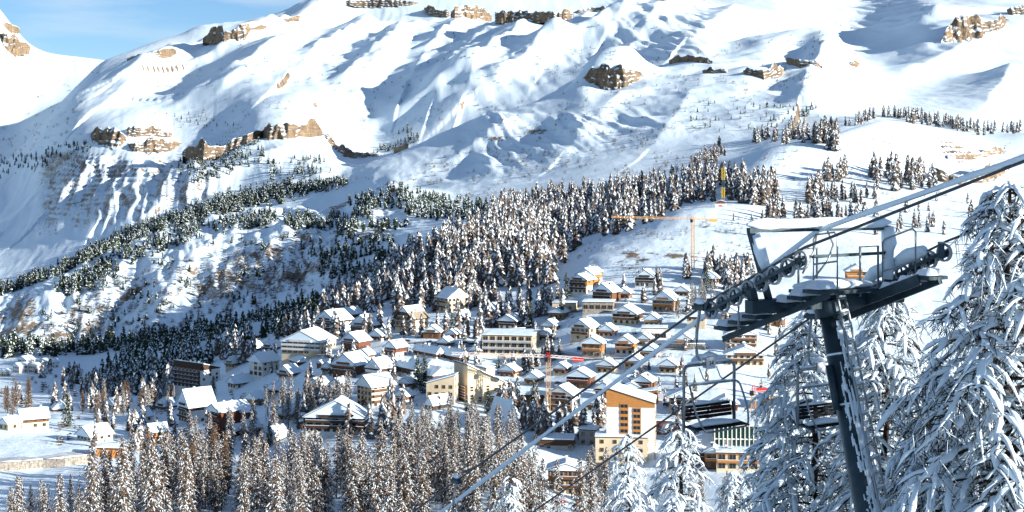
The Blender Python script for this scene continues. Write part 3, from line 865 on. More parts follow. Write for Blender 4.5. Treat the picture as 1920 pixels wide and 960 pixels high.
def tree_meshes(seed, H, R, nbr, base, droop, snowy, lite=1.0, mats=('bark', 'twig'), spread=1.0, tw=1.0):
    r = random.Random(seed)
    mb = MB()
    n = 7
    wob = [(r.uniform(-.1, .1), r.uniform(-.1, .1)) for _ in range(n + 1)]
    mb.tube([(wob[i][0], wob[i][1], -1.5 + (H + 1.3) * i / n) for i in range(n + 1)], [.02 * H * .55 * (1 - .93 * i / n) + .02 for i in range(n + 1)], 6)
    trunk = mb.mesh("trunk", M[mats[0]], True)
    cv, cf, sv, sf = [], [], [], []
    for i in range(nbr):
        t = base + (1 - base) * ((i + r.random()) / nbr) ** .92
        z = t * H
        prof = (1 - t) ** .62 if t > base + .12 else (1 - t) ** .62 * (.45 + .55 * (t - base) / .12)
        L = R * prof * r.uniform(.55, 1.15) + .25
        a = r.uniform(0, 6.283)
        d = Vector((math.cos(a), math.sin(a), 0))
        p = lambda s: Vector((0, 0, z)) + d * (L * s) + Vector((0, 0, L * (.10 * s - droop * s * s)))
        k = 4
        for j in range(k):
            quad_strip(cv, cf, p(j / k), p((j + 1.15) / k), .05 * tw + .03 * L * .3, Vector((0, 0, 1)))
        side = d.cross(Vector((0, 0, 1)))
        ntw = int((6 + L * 4.2) * lite)
        for j in range(ntw):
            s = r.uniform(.12, 1.0)
            q = p(s)
            ln = (.35 + .32 * L * (1 - .5 * s)) * r.uniform(.6, 1.25) * spread
            e = q + side * (ln * r.uniform(-1, 1)) + d * (ln * .5 * r.random()) + Vector((0, 0, -ln * r.uniform(.1, .95)))
            quad_strip(cv, cf, q, e, r.uniform(.06, .15) * tw, Vector((r.uniform(-1, 1), r.uniform(-1, 1), r.uniform(-.2, 1))))
        nsn = int((1.5 + 1.6 * L) * snowy)
        for j in range(nsn):
            s = r.uniform(.15, .95)
            ln = r.uniform(.4, .95) * (.5 + .4 * L)
            if r.random() < .55:
                a_, b_ = p(s), p(min(1.05, s + ln / L))
            else:
                a_ = p(s); b_ = a_ + side * (ln * r.choice((-1, 1)) * r.uniform(.5, 1)) + d * (ln * .4) + Vector((0, 0, -ln * r.uniform(.2, .7)))
            up = Vector((0, 0, .05))
            lump(sv, sf, a_ + up, b_ + up, r.uniform(.06, .17), r.uniform(.05, .13))
    for j in range(5):
        a = r.uniform(0, 6.283)
        z = H * (1 - .012 * j)
        quad_strip(cv, cf, Vector((0, 0, z - .8)), Vector((math.cos(a) * .25, math.sin(a) * .25, z)), .06, Vector((math.cos(a + 1), math.sin(a + 1), 0)))
    crown = bpy.data.meshes.new("crown"); crown.from_pydata(cv, [], cf); crown.materials.append(M[mats[1]])
    snow = bpy.data.meshes.new("snow_load"); snow.from_pydata(sv, [], sf); snow.materials.append(M['tsnow'])
    snow.polygons.foreach_set("use_smooth", [True] * len(sf))
    return trunk, crown, snow

PROTO = {
 'larch': [tree_meshes(500 + i, 20, 3.0 + .35 * (i % 3), 150, .06 + .05 * (i % 4), .62, .85) for i in range(6)],
 'bare': [tree_meshes(520 + i, 20, 2.7 + .3 * i, 160, .12 + .05 * i, .42, .25, spread=1.15) for i in range(3)],
 'trunky': [tree_meshes(530 + i, 20, 2.4, 95, .36 + .05 * i, .5, .95) for i in range(3)],
 'spruce': [tree_meshes(540 + i, 16, 3.0, 130, .05, .5, .55, mats=('bark', 'needle'), tw=1.9) for i in range(3)],
}
NTREE = [0]
def single(kind, x, y, z, h, label, group):
    r = nrng
    tr, cr_, sn = PROTO[kind][int(r.integers(len(PROTO[kind])))]
    H0 = 16.0 if kind == 'spruce' else 20.0
    root = empty('spruce_tree' if kind == 'spruce' else 'larch_tree', (x, y, z - .2), float(r.uniform(0, 6.28)))
    w = h / H0 * r.uniform(.9, 1.2)
    root.scale = (w, w, h / H0)
    link('trunk', tr, root); link('crown', cr_, root); link('snow_load', sn, root)
    tag(root, label, 'tree', group)
    NTREE[0] += 1
    return root

def grove(kinds, poly, n, h0, h1, seed, label, group, dmin=330., clump=0, thr=-.1, cs=40., mind=3.0):
    px, py = scatter_px(poly, n * 3, clump, seed, thr, cs)
    x, y, z = hit(px, py, dmin)
    kept = []
    r = np.random.default_rng(seed)
    for i in range(len(x)):
        if len(kept) >= n: break
        if any((x[i] - a) ** 2 + (y[i] - b) ** 2 < mind * mind for a, b in kept): continue
        kept.append((x[i], y[i]))
        lb = label if isinstance(label, str) else next(t for m_, t in label if px[i] <= m_)
        single(kinds[int(r.integers(len(kinds)))], x[i], y[i], z[i], r.uniform(h0, h1), lb, group)

GA = 'larches of the front stand'
LA = [(235, 'snow-streaked larch of the front stand below the orange timber shed'), (330, 'snow-streaked larch of the front stand below the glowing orange cabin'),
      (470, 'snow-streaked larch of the front stand below the brown terraced apartment house'), (560, 'snow-streaked larch of the front stand below the half-hidden white house'),
      (640, 'snow-streaked larch of the front stand below the left half of the great low gable'), (700, 'snow-streaked larch of the front stand below the right half of the great low gable'),
      (780, 'snow-streaked larch of the front stand below the gap left of the cream hotel'), (850, 'snow-streaked larch of the front stand below the hotel wing'),
      (920, 'snow-streaked larch of the front stand below the great cream hotel'), (2000, 'snow-streaked larch of the front stand nearest the near cable')]
grove(['larch'], [(150, 1010), (200, 935), (330, 915), (470, 925), (560, 905), (760, 900), (1000, 915), (1020, 1010)], 128, 18, 24, 101, LA, GA, 200., mind=3.2)
grove(['larch'], [(-40, 1050), (0, 975), (160, 965), (170, 1050)], 16, 9, 15, 102, 'short snowy larch in front of the white meadow by the road', 'larches below the road wall', 200.)
grove(['larch', 'bare'], [(225, 905), (430, 900), (430, 950), (225, 950)], 15, 18, 24, 103, 'brownish larch of the sunlit clump right of the orange shed', 'sunlit brown larches', 200., mind=2.6)
grove(['trunky', 'larch'], [(490, 775), (560, 770), (680, 765), (670, 790), (560, 800), (490, 810)], 30, 13, 18, 104, [(550, 'bare-trunked larch at the left end of the grove under the white glazed-gable house'), (610, 'bare-trunked larch in the middle of the grove left of the cream apartment house'), (2000, 'bare-trunked larch in the grove right behind the wide grey apartment house')], 'larches of the village grove')
grove(['larch'], [(680, 830), (800, 815), (900, 815), (960, 830), (1000, 850), (960, 880), (720, 870)], 30, 13, 19, 105, [(750, 'snowy larch right of the wide grey apartment house'), (820, 'snowy larch round the grey house with the small front gable'), (900, 'snowy larch right below the great cream hotel'), (2000, 'snowy larch round the very steep snowy roof')], 'larches below the hotel')
grove(['bare'], [(8, 770), (55, 768), (55, 782), (8, 782)], 7, 14, 19, 106, 'tan leafless larch of the clump above the long pale farmhouse', 'tan larches by the farmhouse')
grove(['bare', 'larch'], [(140, 770), (310, 740), (330, 760), (320, 790), (150, 790)], 18, 12, 18, 107, 'brown larch between the red house and the dark balcony block', 'brown larches left of the balcony block')
grove(['larch'], [(330, 830), (400, 815), (480, 815), (520, 830), (500, 850), (340, 850)], 12, 12, 18, 109, 'snowy larch round the brown terraced apartment house', 'larches by the brown apartment house')
grove(['larch'], [(950, 940), (1050, 930), (1110, 925), (1140, 935), (1130, 1000), (960, 1010)], 14, 15, 20, 112, [(1030, 'slim larch left of the meeting-point chalet'), (1090, 'slim larch right in front of the meeting-point chalet'), (2000, 'slim larch right of the meeting-point chalet')], 'slim larches before the meeting point', 200.)
grove(['larch'], [(1290, 940), (1420, 930), (1440, 960), (1300, 970)], 8, 9, 13, 113, 'frosted larch below the hotel with long balconies', 'larches below the balcony hotel', 200.)
grove(['larch'], [(1260, 570), (1340, 560), (1345, 590), (1270, 600)], 7, 11, 15, 114, 'frosted larch right of the pale timber chalet', 'larches by the timber chalet')
def medium_tree(seed):
    ms = tree_meshes(seed, 1.0 * 20, 3.1, 42, .08, .6, .8, lite=.6, tw=2.1)
    V, Fc, Mi, off = [], [], [], 0
    for k, me in zip((2, 0, 1), ms):
        me.calc_loop_triangles()
        v = np.empty(len(me.vertices) * 3, np.float32); me.vertices.foreach_get("co", v)
        f = np.empty(len(me.loop_triangles) * 3, np.int32); me.loop_triangles.foreach_get("vertices", f)
        V.append(v.reshape(-1, 3) / 20.0); Fc.append(f.reshape(-1, 3) + off); Mi.append(np.full(len(f) // 3, k)); off += len(V[-1])
        bpy.data.meshes.remove(me)
    return np.concatenate(V), np.concatenate(Fc), np.concatenate(Mi)
SMALL['medium'] = [medium_tree(700 + i) for i in range(7)]
mass("understorey_larches", "back rows of snowy larches filling the front stand", "trees", [
 sp('medium', [(170, 925), (330, 895), (470, 905), (560, 885), (760, 880), (1000, 890), (1010, 960), (170, 985)], 95, 15, 21, 91),
 sp('medium', [(-20, 1010), (150, 950), (170, 1010)], 20, 8, 13, 92),
], [M['twig'], M['tsnow'], M['bark']])
mass("village_larches", "scattered snowy larches between the upper chalets and the valley edge", "trees", [
 sp('larch', [(560, 620), (700, 610), (830, 600), (920, 600), (1000, 580), (1000, 610), (880, 640), (700, 640), (560, 650)], 42, 10, 15, 71),
 sp('larch', [(900, 560), (1060, 560), (1060, 600), (980, 620), (900, 590)], 26, 11, 16, 72),
 sp('larch', [(250, 720), (330, 690), (420, 660), (480, 650), (480, 680), (400, 690), (320, 740)], 46, 12, 18, 73),
 sp('larch', [(520, 650), (560, 600), (620, 590), (600, 640)], 14, 10, 15, 74),
 sp('larch', [(930, 690), (1010, 672), (1010, 700), (940, 715)], 14, 7, 11, 75),
 sp('larch', [(1150, 530), (1400, 500), (1400, 560), (1290, 600), (1160, 560)], 20, 8, 12, 76),
 sp('larch', [(1120, 700), (1330, 640), (1330, 730), (1250, 760)], 14, 6, 9, 77),
 sp('larch', [(480, 640), (640, 670), (760, 690), (740, 720), (560, 715), (480, 700)], 26, 6, 10, 79),
 sp('larch', [(860, 620), (920, 640), (900, 700), (850, 680)], 12, 7, 11, 80),
 sp('larch', [(1000, 620), (1080, 640), (1060, 680), (1010, 680)], 10, 6, 10, 81),
 sp('larch', [(880, 770), (1020, 760), (1130, 790), (1130, 830), (1000, 830)], 26, 9, 14, 82),
 sp('larch', [(1240, 770), (1340, 770), (1340, 830), (1250, 830)], 10, 6, 10, 83),
 sp('larch', [(1330, 590), (1480, 600), (1480, 760), (1440, 760), (1340, 640)], 18, 6, 10, 84),
 sp('larch', [(560, 745), (700, 760), (760, 770), (760, 810), (690, 830), (560, 800)], 30, 10, 15, 85),
 sp('larch', [(100, 700), (330, 690), (330, 760), (230, 780), (90, 770)], 44, 10, 16, 86),
 sp('larch', [(180, 790), (330, 790), (340, 830), (240, 850), (170, 840)], 16, 8, 13, 87),
 sp('larch', [(0, 690), (200, 690), (320, 700), (300, 770), (100, 780), (0, 760)], 34, 9, 15, 78),
], LM)
for a in [('spruce', 848, 632, 13, 'dark snowy spruce in front of the cream hotel gable'), ('spruce', 995, 615, 14, 'tall spruce right of the dark chalet with white base'),
          ('spruce', 783, 728, 16, 'slim dark spruce left of the cream hotel wing'), ('spruce', 795, 738, 17, 'tall dark spruce touching the cream hotel wing'),
          ('spruce', 1000, 775, 14, 'snowy spruce left of the yellow crane mast'), ('spruce', 126, 800, 16, 'green spruce beside the small red house'),
          ('spruce', 400, 742, 11, 'bushy snow-clotted spruce at the end of the balcony block'), ('spruce', 520, 640, 9, 'broad snowy spruce behind the cream balcony hotel'),
          ('spruce', 585, 600, 15, 'dark spruce left of the white upper chalet'), ('spruce', 1052, 600, 12, 'small spruce beside the tan upper cottage'),
          ('spruce', 1062, 560, 15, 'tall spruce at the forest edge below the stepped chalets'), ('spruce', 935, 700, 9, 'green spruce clump under the three-storey block'),
          ('spruce', 505, 838, 11, 'green spruce beside the wide grey apartment house'), ('spruce', 1325, 545, 14, 'frosted spruce above the sheave wheels'),
          ('spruce', 875, 775, 8, 'small spruce before the cream hotel front'), ('spruce', 915, 775, 10, 'narrow spruce at the hotel entrance')]:
    x_, y_, z_ = hit([a[1]], [a[2]])
    single(a[0], x_[0], y_[0], z_[0], a[3], a[4], 'village spruces')

# ------------------------------------------------------------------ near larches bent under fresh snow
def heavy_tree(seed, H, R, nbr, t0=.1, bl=8, twn=7, fat=1.0, dens=1.0):
    r = random.Random(seed)
    mb = MB()
    n = 10
    wob = [(r.uniform(-.12, .12), r.uniform(-.12, .12)) for _ in range(n + 1)]
    tz = [-1.0 + (H + 1.0) * i / n for i in range(n + 1)]
    mb.tube([(wob[i][0], wob[i][1], tz[i]) for i in range(n + 1)], [.018 * H * (1 - .94 * i / n) + .012 for i in range(n + 1)], 8)
    trunk = mb.mesh("trunk", M['dtwig'], True)
    wx = lambda z: np.interp(z, tz, [w[0] for w in wob])
    wy = lambda z: np.interp(z, tz, [w[1] for w in wob])
    C, S = MB(), MB()
    def stube(pts, rad):
        rs = []
        m_ = len(pts)
        for i in range(m_):
            e = min(1, 2.6 * min(i, m_ - 1 - i) / (m_ - 1) + .28)
            rs.append(rad * e * r.uniform(.5, 1.45))
        S.tube(pts, rs, 5, flat=.72)
    for i in range(nbr):
        t = t0 + (1 - t0) * (i + r.random()) / nbr
        z = t * H
        L = R * (1 - t) ** .6 * r.uniform(.6, 1.12) + .3
        a = i * 2.39996 + r.uniform(-.5, .5)
        d = Vector((math.cos(a), math.sin(a), 0))
        side = Vector((-d.y, d.x, 0))
        bend = r.uniform(-.12, .12)
        dr = r.uniform(.42, .72)
        o = Vector((wx(z), wy(z), z))
        p = lambda s: o + d * (L * s) + side * (bend * L * s * s) + Vector((0, 0, L * (.18 * s - dr * s * s)))
        C.tube([p(k / 5) for k in range(6)], [.012 + .02 * L * .5 * (1 - k / 5.2) for k in range(6)], 4, cap=False)
        if r.random() < .93:
            s0 = r.uniform(.05, .3)
            pts = [p(s0 + (1.03 - s0) * k / 11) + Vector((0, 0, .05 + r.uniform(-.02, .03))) + side * r.uniform(-.06, .06) for k in range(12)]
            stube(pts, (.05 + .02 * L) * fat * r.uniform(.8, 1.25))
        for j in range(int(bl * (0.5 + .35 * L) * dens)):
            s = r.uniform(.16, 1.0)
            q = p(s)
            ln = (.22 + .30 * L * (1 - .55 * s)) * r.uniform(.6, 1.3)
            sg = r.choice((-1, 1))
            dv = (side * (sg * r.uniform(.35, 1)) + d * r.uniform(.1, .8)).normalized()
            dd = r.uniform(.35, 1.1)
            g = lambda u: q + dv * (ln * u) + Vector((0, 0, ln * (.05 * u - dd * u * u)))
            C.tube([g(0), g(.5), g(1)], [.012, .008, .004], 3, cap=False)
            if r.random() < .8:
                rr_ = r.uniform(.025, .075) * fat
                stube([g(.05 + 1.0 * k / 4) + Vector((0, 0, rr_ * .75)) for k in range(5)], rr_)
            for w in range(twn):
                u = r.uniform(.1, 1.05)
                b0 = g(u)
                e = b0 + Vector((r.uniform(-1, 1), r.uniform(-1, 1), r.uniform(-1.3, .25))) * (.12 + .26 * r.random())
                (S if r.random() < .42 else C).tube([b0, e], [.008, .004], 3, cap=False)
        for w in range(int(twn * L)):
            u = r.uniform(.1, 1.0)
            b0 = p(u)
            e = b0 + (side * r.uniform(-1, 1) + d * r.uniform(-.2, .7) + Vector((0, 0, r.uniform(-1.1, .4)))) * (.15 + .25 * r.random())
            (S if r.random() < .42 else C).tube([b0, e], [.010, .004], 3, cap=False)
    return trunk, C.mesh("crown", M['dtwig']), S.mesh("snow_load", M['tsnow'], True)

def near_tree(ms, px, d, ztop, H, label, rz=0., w=1.0, X=None):
    x = (px - 960) / F * d if X is None else X
    root = empty('snow_laden_larch', (x, d, ztop - H), rz)
    root.scale = (w, w, 1)
    for nm, me in zip(('trunk', 'crown', 'snow_load'), ms): link(nm, me, root)
    tag(root, label, 'tree', 'larches bent under fresh snow near the lift')
    return root
zpx = lambda py, d: -(py - HY) / F * d
HT_A = heavy_tree(901, 13.5, 3.1, 165, .12, 15, 7, .84)
HT_B = heavy_tree(902, 13.0, 2.6, 135, .15, 14, 6, .8)
HT_C = heavy_tree(903, 13.0, 2.3, 105, .15, 11, 6, .95)
near_tree(HT_A, 1893, 23.0, zpx(345, 23.0), 13.5, 'huge snow-laden larch filling the lower right beside the lift tower', .4)
near_tree(HT_B, 1528, 35.0, zpx(575, 35.0), 13.0, 'shaded snowy larch behind the empty chair left of the tower', 1.1, 1.1)
near_tree(HT_B, 1660, 33.0, zpx(545, 33.0), 13.0, 'snowy larch with a thin bare tip just right of the tower ladder', 3.0, 1.0)
near_tree(HT_C, 1272, 47.0, zpx(790, 47.0), 13.0, 'drooping snow-heavy larch beneath the numbered chair', .2, 1.0)
near_tree(HT_C, 1178, 58.0, zpx(815, 58.0), 13.0, 'snowy larch crossed by the far cable below the tower block', 2.0, .9)
near_tree(HT_C, 955, 66.0, zpx(895, 66.0), 13.0, 'bluish snowy larch tip at the lower edge between the cables', 4.0, .85)
near_tree(HT_C, 1375, 52.0, zpx(885, 52.0), 13.0, 'low snowy larch crown below the hotel balconies', 5.2, 1.0)
near_tree(HT_B, 1460, 40.0, zpx(765, 40.0), 13.0, 'dense snowy larch at the lower edge left of the tower foot', 2.2, 1.0)
near_tree(HT_A, 1745, 30.0, zpx(690, 30.0), 13.5, 'snow-bowed larch between the tower ladder and the huge right-hand larch', 2.6, .8)
# the rest of the same row of trees goes on past the right edge of the picture and keeps the lift in the shade
for k, (X_, Y_, zt_, sc_) in enumerate([(15.5, 26.0, 2.2, 1.5), (15.0, 22.5, 1.6, 1.5), (18.5, 24.0, 3.4, 1.5)]):
    t_ = near_tree(HT_A if k % 2 else HT_B, 0, Y_, zt_, 13.5 * 1.3, 'tall snowy larch standing just past the right edge', 1.3 * k, sc_, X=X_)
    t_.scale = (sc_, sc_, 1.3)

# ------------------------------------------------------------------ houses
M['wood_dark'] = mat("dark_wood", (0.045, 0.026, 0.017), (0.083, 0.045, 0.027), .8, 1.2, stretch=(1, 1, 6))
M['wood_brown'] = mat("brown_wood", (0.112, 0.052, 0.025), (0.175, 0.084, 0.038), .75, 1.2, stretch=(1, 1, 6))
M['wood_red'] = mat("red_brown_wood", (0.122, 0.040, 0.024), (0.187, 0.065, 0.036), .75, 1.2, stretch=(1, 1, 6))
M['wood_orange'] = mat("orange_larch_wood", (0.357, 0.145, 0.038), (0.476, 0.221, 0.064), .7, 1.2, stretch=(1, 1, 6))
M['wood_tan'] = mat("weathered_tan_wood", (0.225, 0.143, 0.075), (0.300, 0.203, 0.112), .75, 1.2, stretch=(1, 1, 6))
M['cream'] = mat("cream_render", (0.626, 0.524, 0.368), (0.552, 0.460, 0.322), .9, .35)
M['white'] = mat("white_render", (.74, .72, .66), (.64, .62, .58), .9, .35)
M['grey'] = mat("grey_render", (.42, .42, .41), (.34, .34, .34), .9, .35)
M['stone'] = mat("field_stone", (.18, .16, .14), (.40, .36, .30), .95, 1.6, .5, 3)
M['glass'] = mat("window_glass", (.015, .02, .025), None, .12, spec=.5)
M['green_glass'] = mat("green_glass", (.012, .075, .06), (.02, .045, .045), .12, .4, spec=.5)
M['pale_blind'] = mat("pale_blind", (.55, .52, .46), None, .8)
M['frame'] = mat("window_frame", (.30, .20, .12), None, .7)
M['tile'] = mat("bare_roof_tiles", (.23, .19, .13), (.33, .28, .19), .85, 2.0)
M['shaded_asphalt'] = mat("shade_dark_asphalt", (.045, .048, .055), (.10, .105, .115), .6, .3)  # the shade over the village street is put into this dark colour

def win_mesh(kind):
    mb = MB()
    if kind == 'shutter':
        mb.box(-.5, .5, -.05, .05, 0, 1.35, 0).box(-.95, -.52, -.07, .05, -.05, 1.4, 1).box(.52, .95, -.07, .05, -.05, 1.4, 1)
        mb.box(-.56, .56, -.12, .05, -.12, -.03, 1)
    elif kind == 'wide':
        mb.box(-1.1, 1.1, -.05, .05, 0, 1.9, 0)
        mb.box(-1.2, -1.1, -.09, .05, -.05, 2.0, 1).box(1.1, 1.2, -.09, .05, -.05, 2.0, 1).box(-.05, .05, -.08, .05, 0, 1.9, 1).box(-1.1, 1.1, -.09, .05, 1.9, 2.0, 1)
    else:
        mb.box(-.6, .6, -.05, .05, 0, 1.3, 0)
        mb.box(-.7, -.6, -.09, .05, -.08, 1.38, 1).box(.6, .7, -.09, .05, -.08, 1.38, 1).box(-.6, .6, -.09, .05, 1.3, 1.38, 1).box(-.6, .6, -.12, .05, -.08, 0, 1).box(-.04, .04, -.08, .05, 0, 1.3, 1)
    return mb.mesh("window", [M['glass'], M['frame']])
WIN = {k: win_mesh(k) for k in ('plain', 'shutter', 'wide')}

def snow_sheet(sec, y0, y1, seed, name='roof_snow', parent=None, axis='y'):
    """thick snow over a roof section: sec = top polyline [(x,z)]; rounded edges, uneven depth"""
    r = random.Random(seed)
    ny = max(4, int((y1 - y0) / 2.2))
    xs = []
    for i in range(len(sec) - 1):
        k = max(2, int(abs(sec[i + 1][0] - sec[i][0]) / 2.0))
        for j in range(k):
            t = j / k
            xs.append((sec[i][0] * (1 - t) + sec[i + 1][0] * t, sec[i][1] * (1 - t) + sec[i + 1][1] * t))
    xs.append(sec[-1])
    nx = len(xs)
    v, f = [], []
    for j in range(ny + 1):
        y = y0 + (y1 - y0) * j / ny
        ey = .72 if j in (0, ny) else 1
        v.append((xs[0][0], y, xs[0][1] + .01))
        for i, (x, z) in enumerate(xs):
            e = (.7 if i in (0, nx - 1) else 1) * ey
            inx = .10 if i == 0 else (-.10 if i == nx - 1 else 0)
            iny = .10 if j == 0 else (-.10 if j == ny else 0)
            v.append((x + inx * .5, y + iny * .5, z + .52 * e * r.uniform(.84, 1.14)))
        v.append((xs[-1][0], y, xs[-1][1] + .01))
    n = nx + 2
    for j in range(ny):
        for i in range(n - 1):
            a = j * n + i
            f.append((a, a + 1, a + n + 1, a + n))
    f.append(tuple(range(n - 1, -1, -1)))
    f.append(tuple(ny * n + i for i in range(n)))
    if axis == 'x':
        v = [(y, x, z) for x, y, z in v]
        f = [tuple(reversed(q)) for q in f]
    me = bpy.data.meshes.new(name)
    me.from_pydata(v, [], f)
    me.materials.append(M['snow'])
    return link(name, me, parent)

HN = [0]
def house(label, cx, cy, w, l, h, r, yaw, lower='cream', upper='wood_brown', low=.5, st=2, balc=1, roof='g', win='plain', cat='house',
          name='chalet', chim=1, side=None, group='houses of the snowy village', rail=None, bare=False, nwin=None, swin=True, d=None, sidebalc=0):
    HN[0] += 1
    rr_ = random.Random(HN[0])
    if d is None:
        x, y, z = (float(a[0]) for a in hit([cx], [cy]))
    else:
        x, y, z = (cx - 960) / F * d, d, zpx(cy, d)
    s = 1.1 * y / F
    ya = math.radians(yaw)
    W = max(3.0, w * s / max(.3, math.cos(ya)))
    L = min(max(5.0, l * s / max(.12, abs(math.sin(ya)))), 60 if roof == 'my' else 26)
    h, r = h * s, r * s
    sg = 1 if yaw <= 0 else -1
    # the corner nearest the viewer stands at the point measured on the photo
    c, sn = math.cos(ya), math.sin(ya)
    kx, ky = sg * W / 2, -L / 2
    root = empty(name, (x - (kx * c - ky * sn), y - (kx * sn + ky * c), z), ya)
    tag(root, label, cat, group)
    zl = h * low
    x0, x1, y0, y1 = -W / 2, W / 2, -L / 2, L / 2
    ov = min(1.1, .12 * W) if roof in 'g' else .35
    B = -6.0
    up, lo = M[upper], M[lower]
    o_ = .07
    if roof == 'g':
        MB().box(x0, x1, y0, y1, B, zl + .02).build('wall', lo, root)
        MB().prism([(x0 - o_, zl), (x1 + o_, zl), (x1 + o_, h), (0, h + r), (x0 - o_, h)], y0 - o_, y1 + o_).build('upper_wall', up, root)
        sl = r / (W / 2)
        ex, ez = W / 2 + ov, h - sl * ov
        th = .22
        MB().prism([(-ex, ez), (0, h + r + .02), (ex, ez), (ex, ez + th), (0, h + r + th + .02), (-ex, ez + th)], y0 - ov, y1 + ov * .6).build('roof', M['wood_dark'], root)
        sec = [(-ex + .03, ez + th), (0, h + r + th), (ex - .03, ez + th)]
        if bare:
            f_ = .45
            MB().prism([(-ex, ez + th + .01), (0, h + r + th + .03), (ex, ez + th + .01), (ex, ez + th + .1), (0, h + r + th + .12), (-ex, ez + th + .1)], y0 - ov, y1 + ov * .6).build('roof_tiles', M['tile'], root)
            sec = [(-ex * .4, h + r + th + .1 - (r + sl * ov) * .4), (0, h + r + th + .1), (ex * f_, h + r + th + .1 - (r + sl * ov) * f_)]
        snow_sheet(sec, y0 - ov + .03, y1 + ov * .6 - .03, HN[0], parent=root)
        top = lambda xx: h + r * (1 - abs(xx) / (W / 2))
    elif roof == 'mx':        # single pitch: high on the left (local -x) by r
        MB().prism([(x0, B), (x1, B), (x1, zl), (x0, zl)], y0, y1).build('wall', lo, root)
        MB().prism([(x0 - o_, zl), (x1 + o_, zl), (x1 + o_, h), (x0 - o_, h + r)], y0 - o_, y1 + o_).build('upper_wall', up, root)
        dz = r / W * ov
        MB().prism([(x0 - ov, h + r + dz), (x1 + ov, h - dz), (x1 + ov, h - dz + .3), (x0 - ov, h + r + dz + .3)], y0 - ov, y1 + ov).build('roof', M['wood_dark'], root)
        snow_sheet([(x0 - ov + .03, h + r + dz + .3), (x1 + ov - .03, h - dz + .3)], y0 - ov + .03, y1 + ov - .03, HN[0], parent=root)
        top = lambda xx: h + r * (.5 - xx / W)
    elif roof == 'my':        # single pitch: high over the front face by r
        def pr(z0, za, zb, nm, mt, oo):
            poly = [(y0 - oo, z0), (y1 + oo, z0), (y1 + oo, max(zb, z0 + .05)), (y0 - oo, za)]
            m_ = MB().prism(poly, x0 - oo, x1 + oo)
            m_.v = [(b, a, c_) for a, b, c_ in m_.v]
            m_.f = [tuple(reversed(q)) for q in m_.f]
            m_.build(nm, mt, root)
        zk = min(zl, h)
        pr(B, zk, zk, 'wall', lo, 0)
        pr(zk, h + r, h, 'upper_wall', up, o_)
        dz = r / L * ov
        poly = [(y0 - ov, h + r + dz), (y1 + ov, h - dz), (y1 + ov, h - dz + .3), (y0 - ov, h + r + dz + .3)]
        m_ = MB().prism(poly, x0 - ov, x1 + ov)
        m_.v = [(b, a, c_) for a, b, c_ in m_.v]; m_.f = [tuple(reversed(q)) for q in m_.f]
        m_.build('roof', M['wood_dark'], root)
        snow_sheet([(y0 - ov + .03, h + r + dz + .3), (y1 + ov - .03, h - dz + .3)], x0 - ov + .03, x1 + ov - .03, HN[0], parent=root, axis='x')
        top = lambda xx: h + r
    else:                     # flat roof
        MB().box(x0, x1, y0, y1, B, zl).build('wall', lo, root)
        MB().box(x0 - o_, x1 + o_, y0 - o_, y1 + o_, zl, h).build('upper_wall', up, root)
        MB().box(x0 - ov, x1 + ov, y0 - ov, y1 + ov, h, h + .3).build('roof', M['wood_dark'], root)
        snow_sheet([(x0 - ov + .03, h + .3), (x1 + ov - .03, h + .3)], y0 - ov + .03, y1 + ov - .03, HN[0], parent=root)
        top = lambda xx: h
    # windows and balconies
    fh = h / st
    wm = WIN[win]
    ww = {'plain': 2.9, 'shutter': 3.2, 'wide': 3.4}[win]
    nc = nwin or max(2, int(round(W / ww)))
    for k in range(st + 1 if nc > 0 else 0):
        zb = k * fh + fh * .28
        for i in range(nc):
            xx = x0 + W * (i + .5) / nc
            if zb + 1.7 > top(xx) - .3: continue
            if k == st and roof != 'g': continue
            if rr_.random() < .08: continue
            link('window', wm, root, (xx, y0 - o_ - .05, zb), None, (min(1, W / nc / 2.0), 1, min(1, fh * .62 / 1.4)))
    if swin:
        ns = max(1, int(L / 3.6))
        xs_ = x1 + o_ + .05 if sg > 0 else x0 - o_ - .05
        for k in range(st):
            zb = k * fh + fh * .28
            for i in range(ns):
                yy = y0 + L * (i + .5) / ns
                tp = h if roof == 'g' else (h + r * (.5 - yy / L) if roof == 'my' else (h + r if sg < 0 else h))
                if zb + 1.6 > tp: continue
                if rr_.random() < .25: continue
                link('window', WIN['shutter' if win == 'shutter' else 'plain'], root, (xs_, yy, zb), (0, 0, math.radians(90 * sg)), (1, 1, min(1, fh * .62 / 1.4)))
    rm = M[rail or upper]
    for k in range(1, st + (1 if roof == 'g' and r > 2.6 else 0)):
        if not balc: break
        zb = k * fh
        if k == st: bx0, bx1 = -W * .28, W * .28
        elif balc == 2: bx0, bx1 = x0 + .3, x1 - .3
        else: bx0, bx1 = (x0 + .4, x1 - .4) if k == 1 else (-W * .36, W * .36)
        m_ = MB().box(bx0, bx1, y0 - 1.35, y0 - o_ - .01, zb - .16, zb, 0)
        m_.box(bx0, bx1, y0 - 1.35, y0 - 1.27, zb + .12, zb + .95, 0).box(bx0, bx0 + .08, y0 - 1.26, y0 - o_ - .02, zb + .12, zb + .95, 0).box(bx1 - .08, bx1, y0 - 1.26, y0 - o_ - .02, zb + .12, zb + .95, 0)
        m_.box(bx0 - .03, bx1 + .03, y0 - 1.42, y0 - 1.22, zb + .96, zb + 1.1, 1)
        m_.build('balcony', [rm, M['snow']], root)
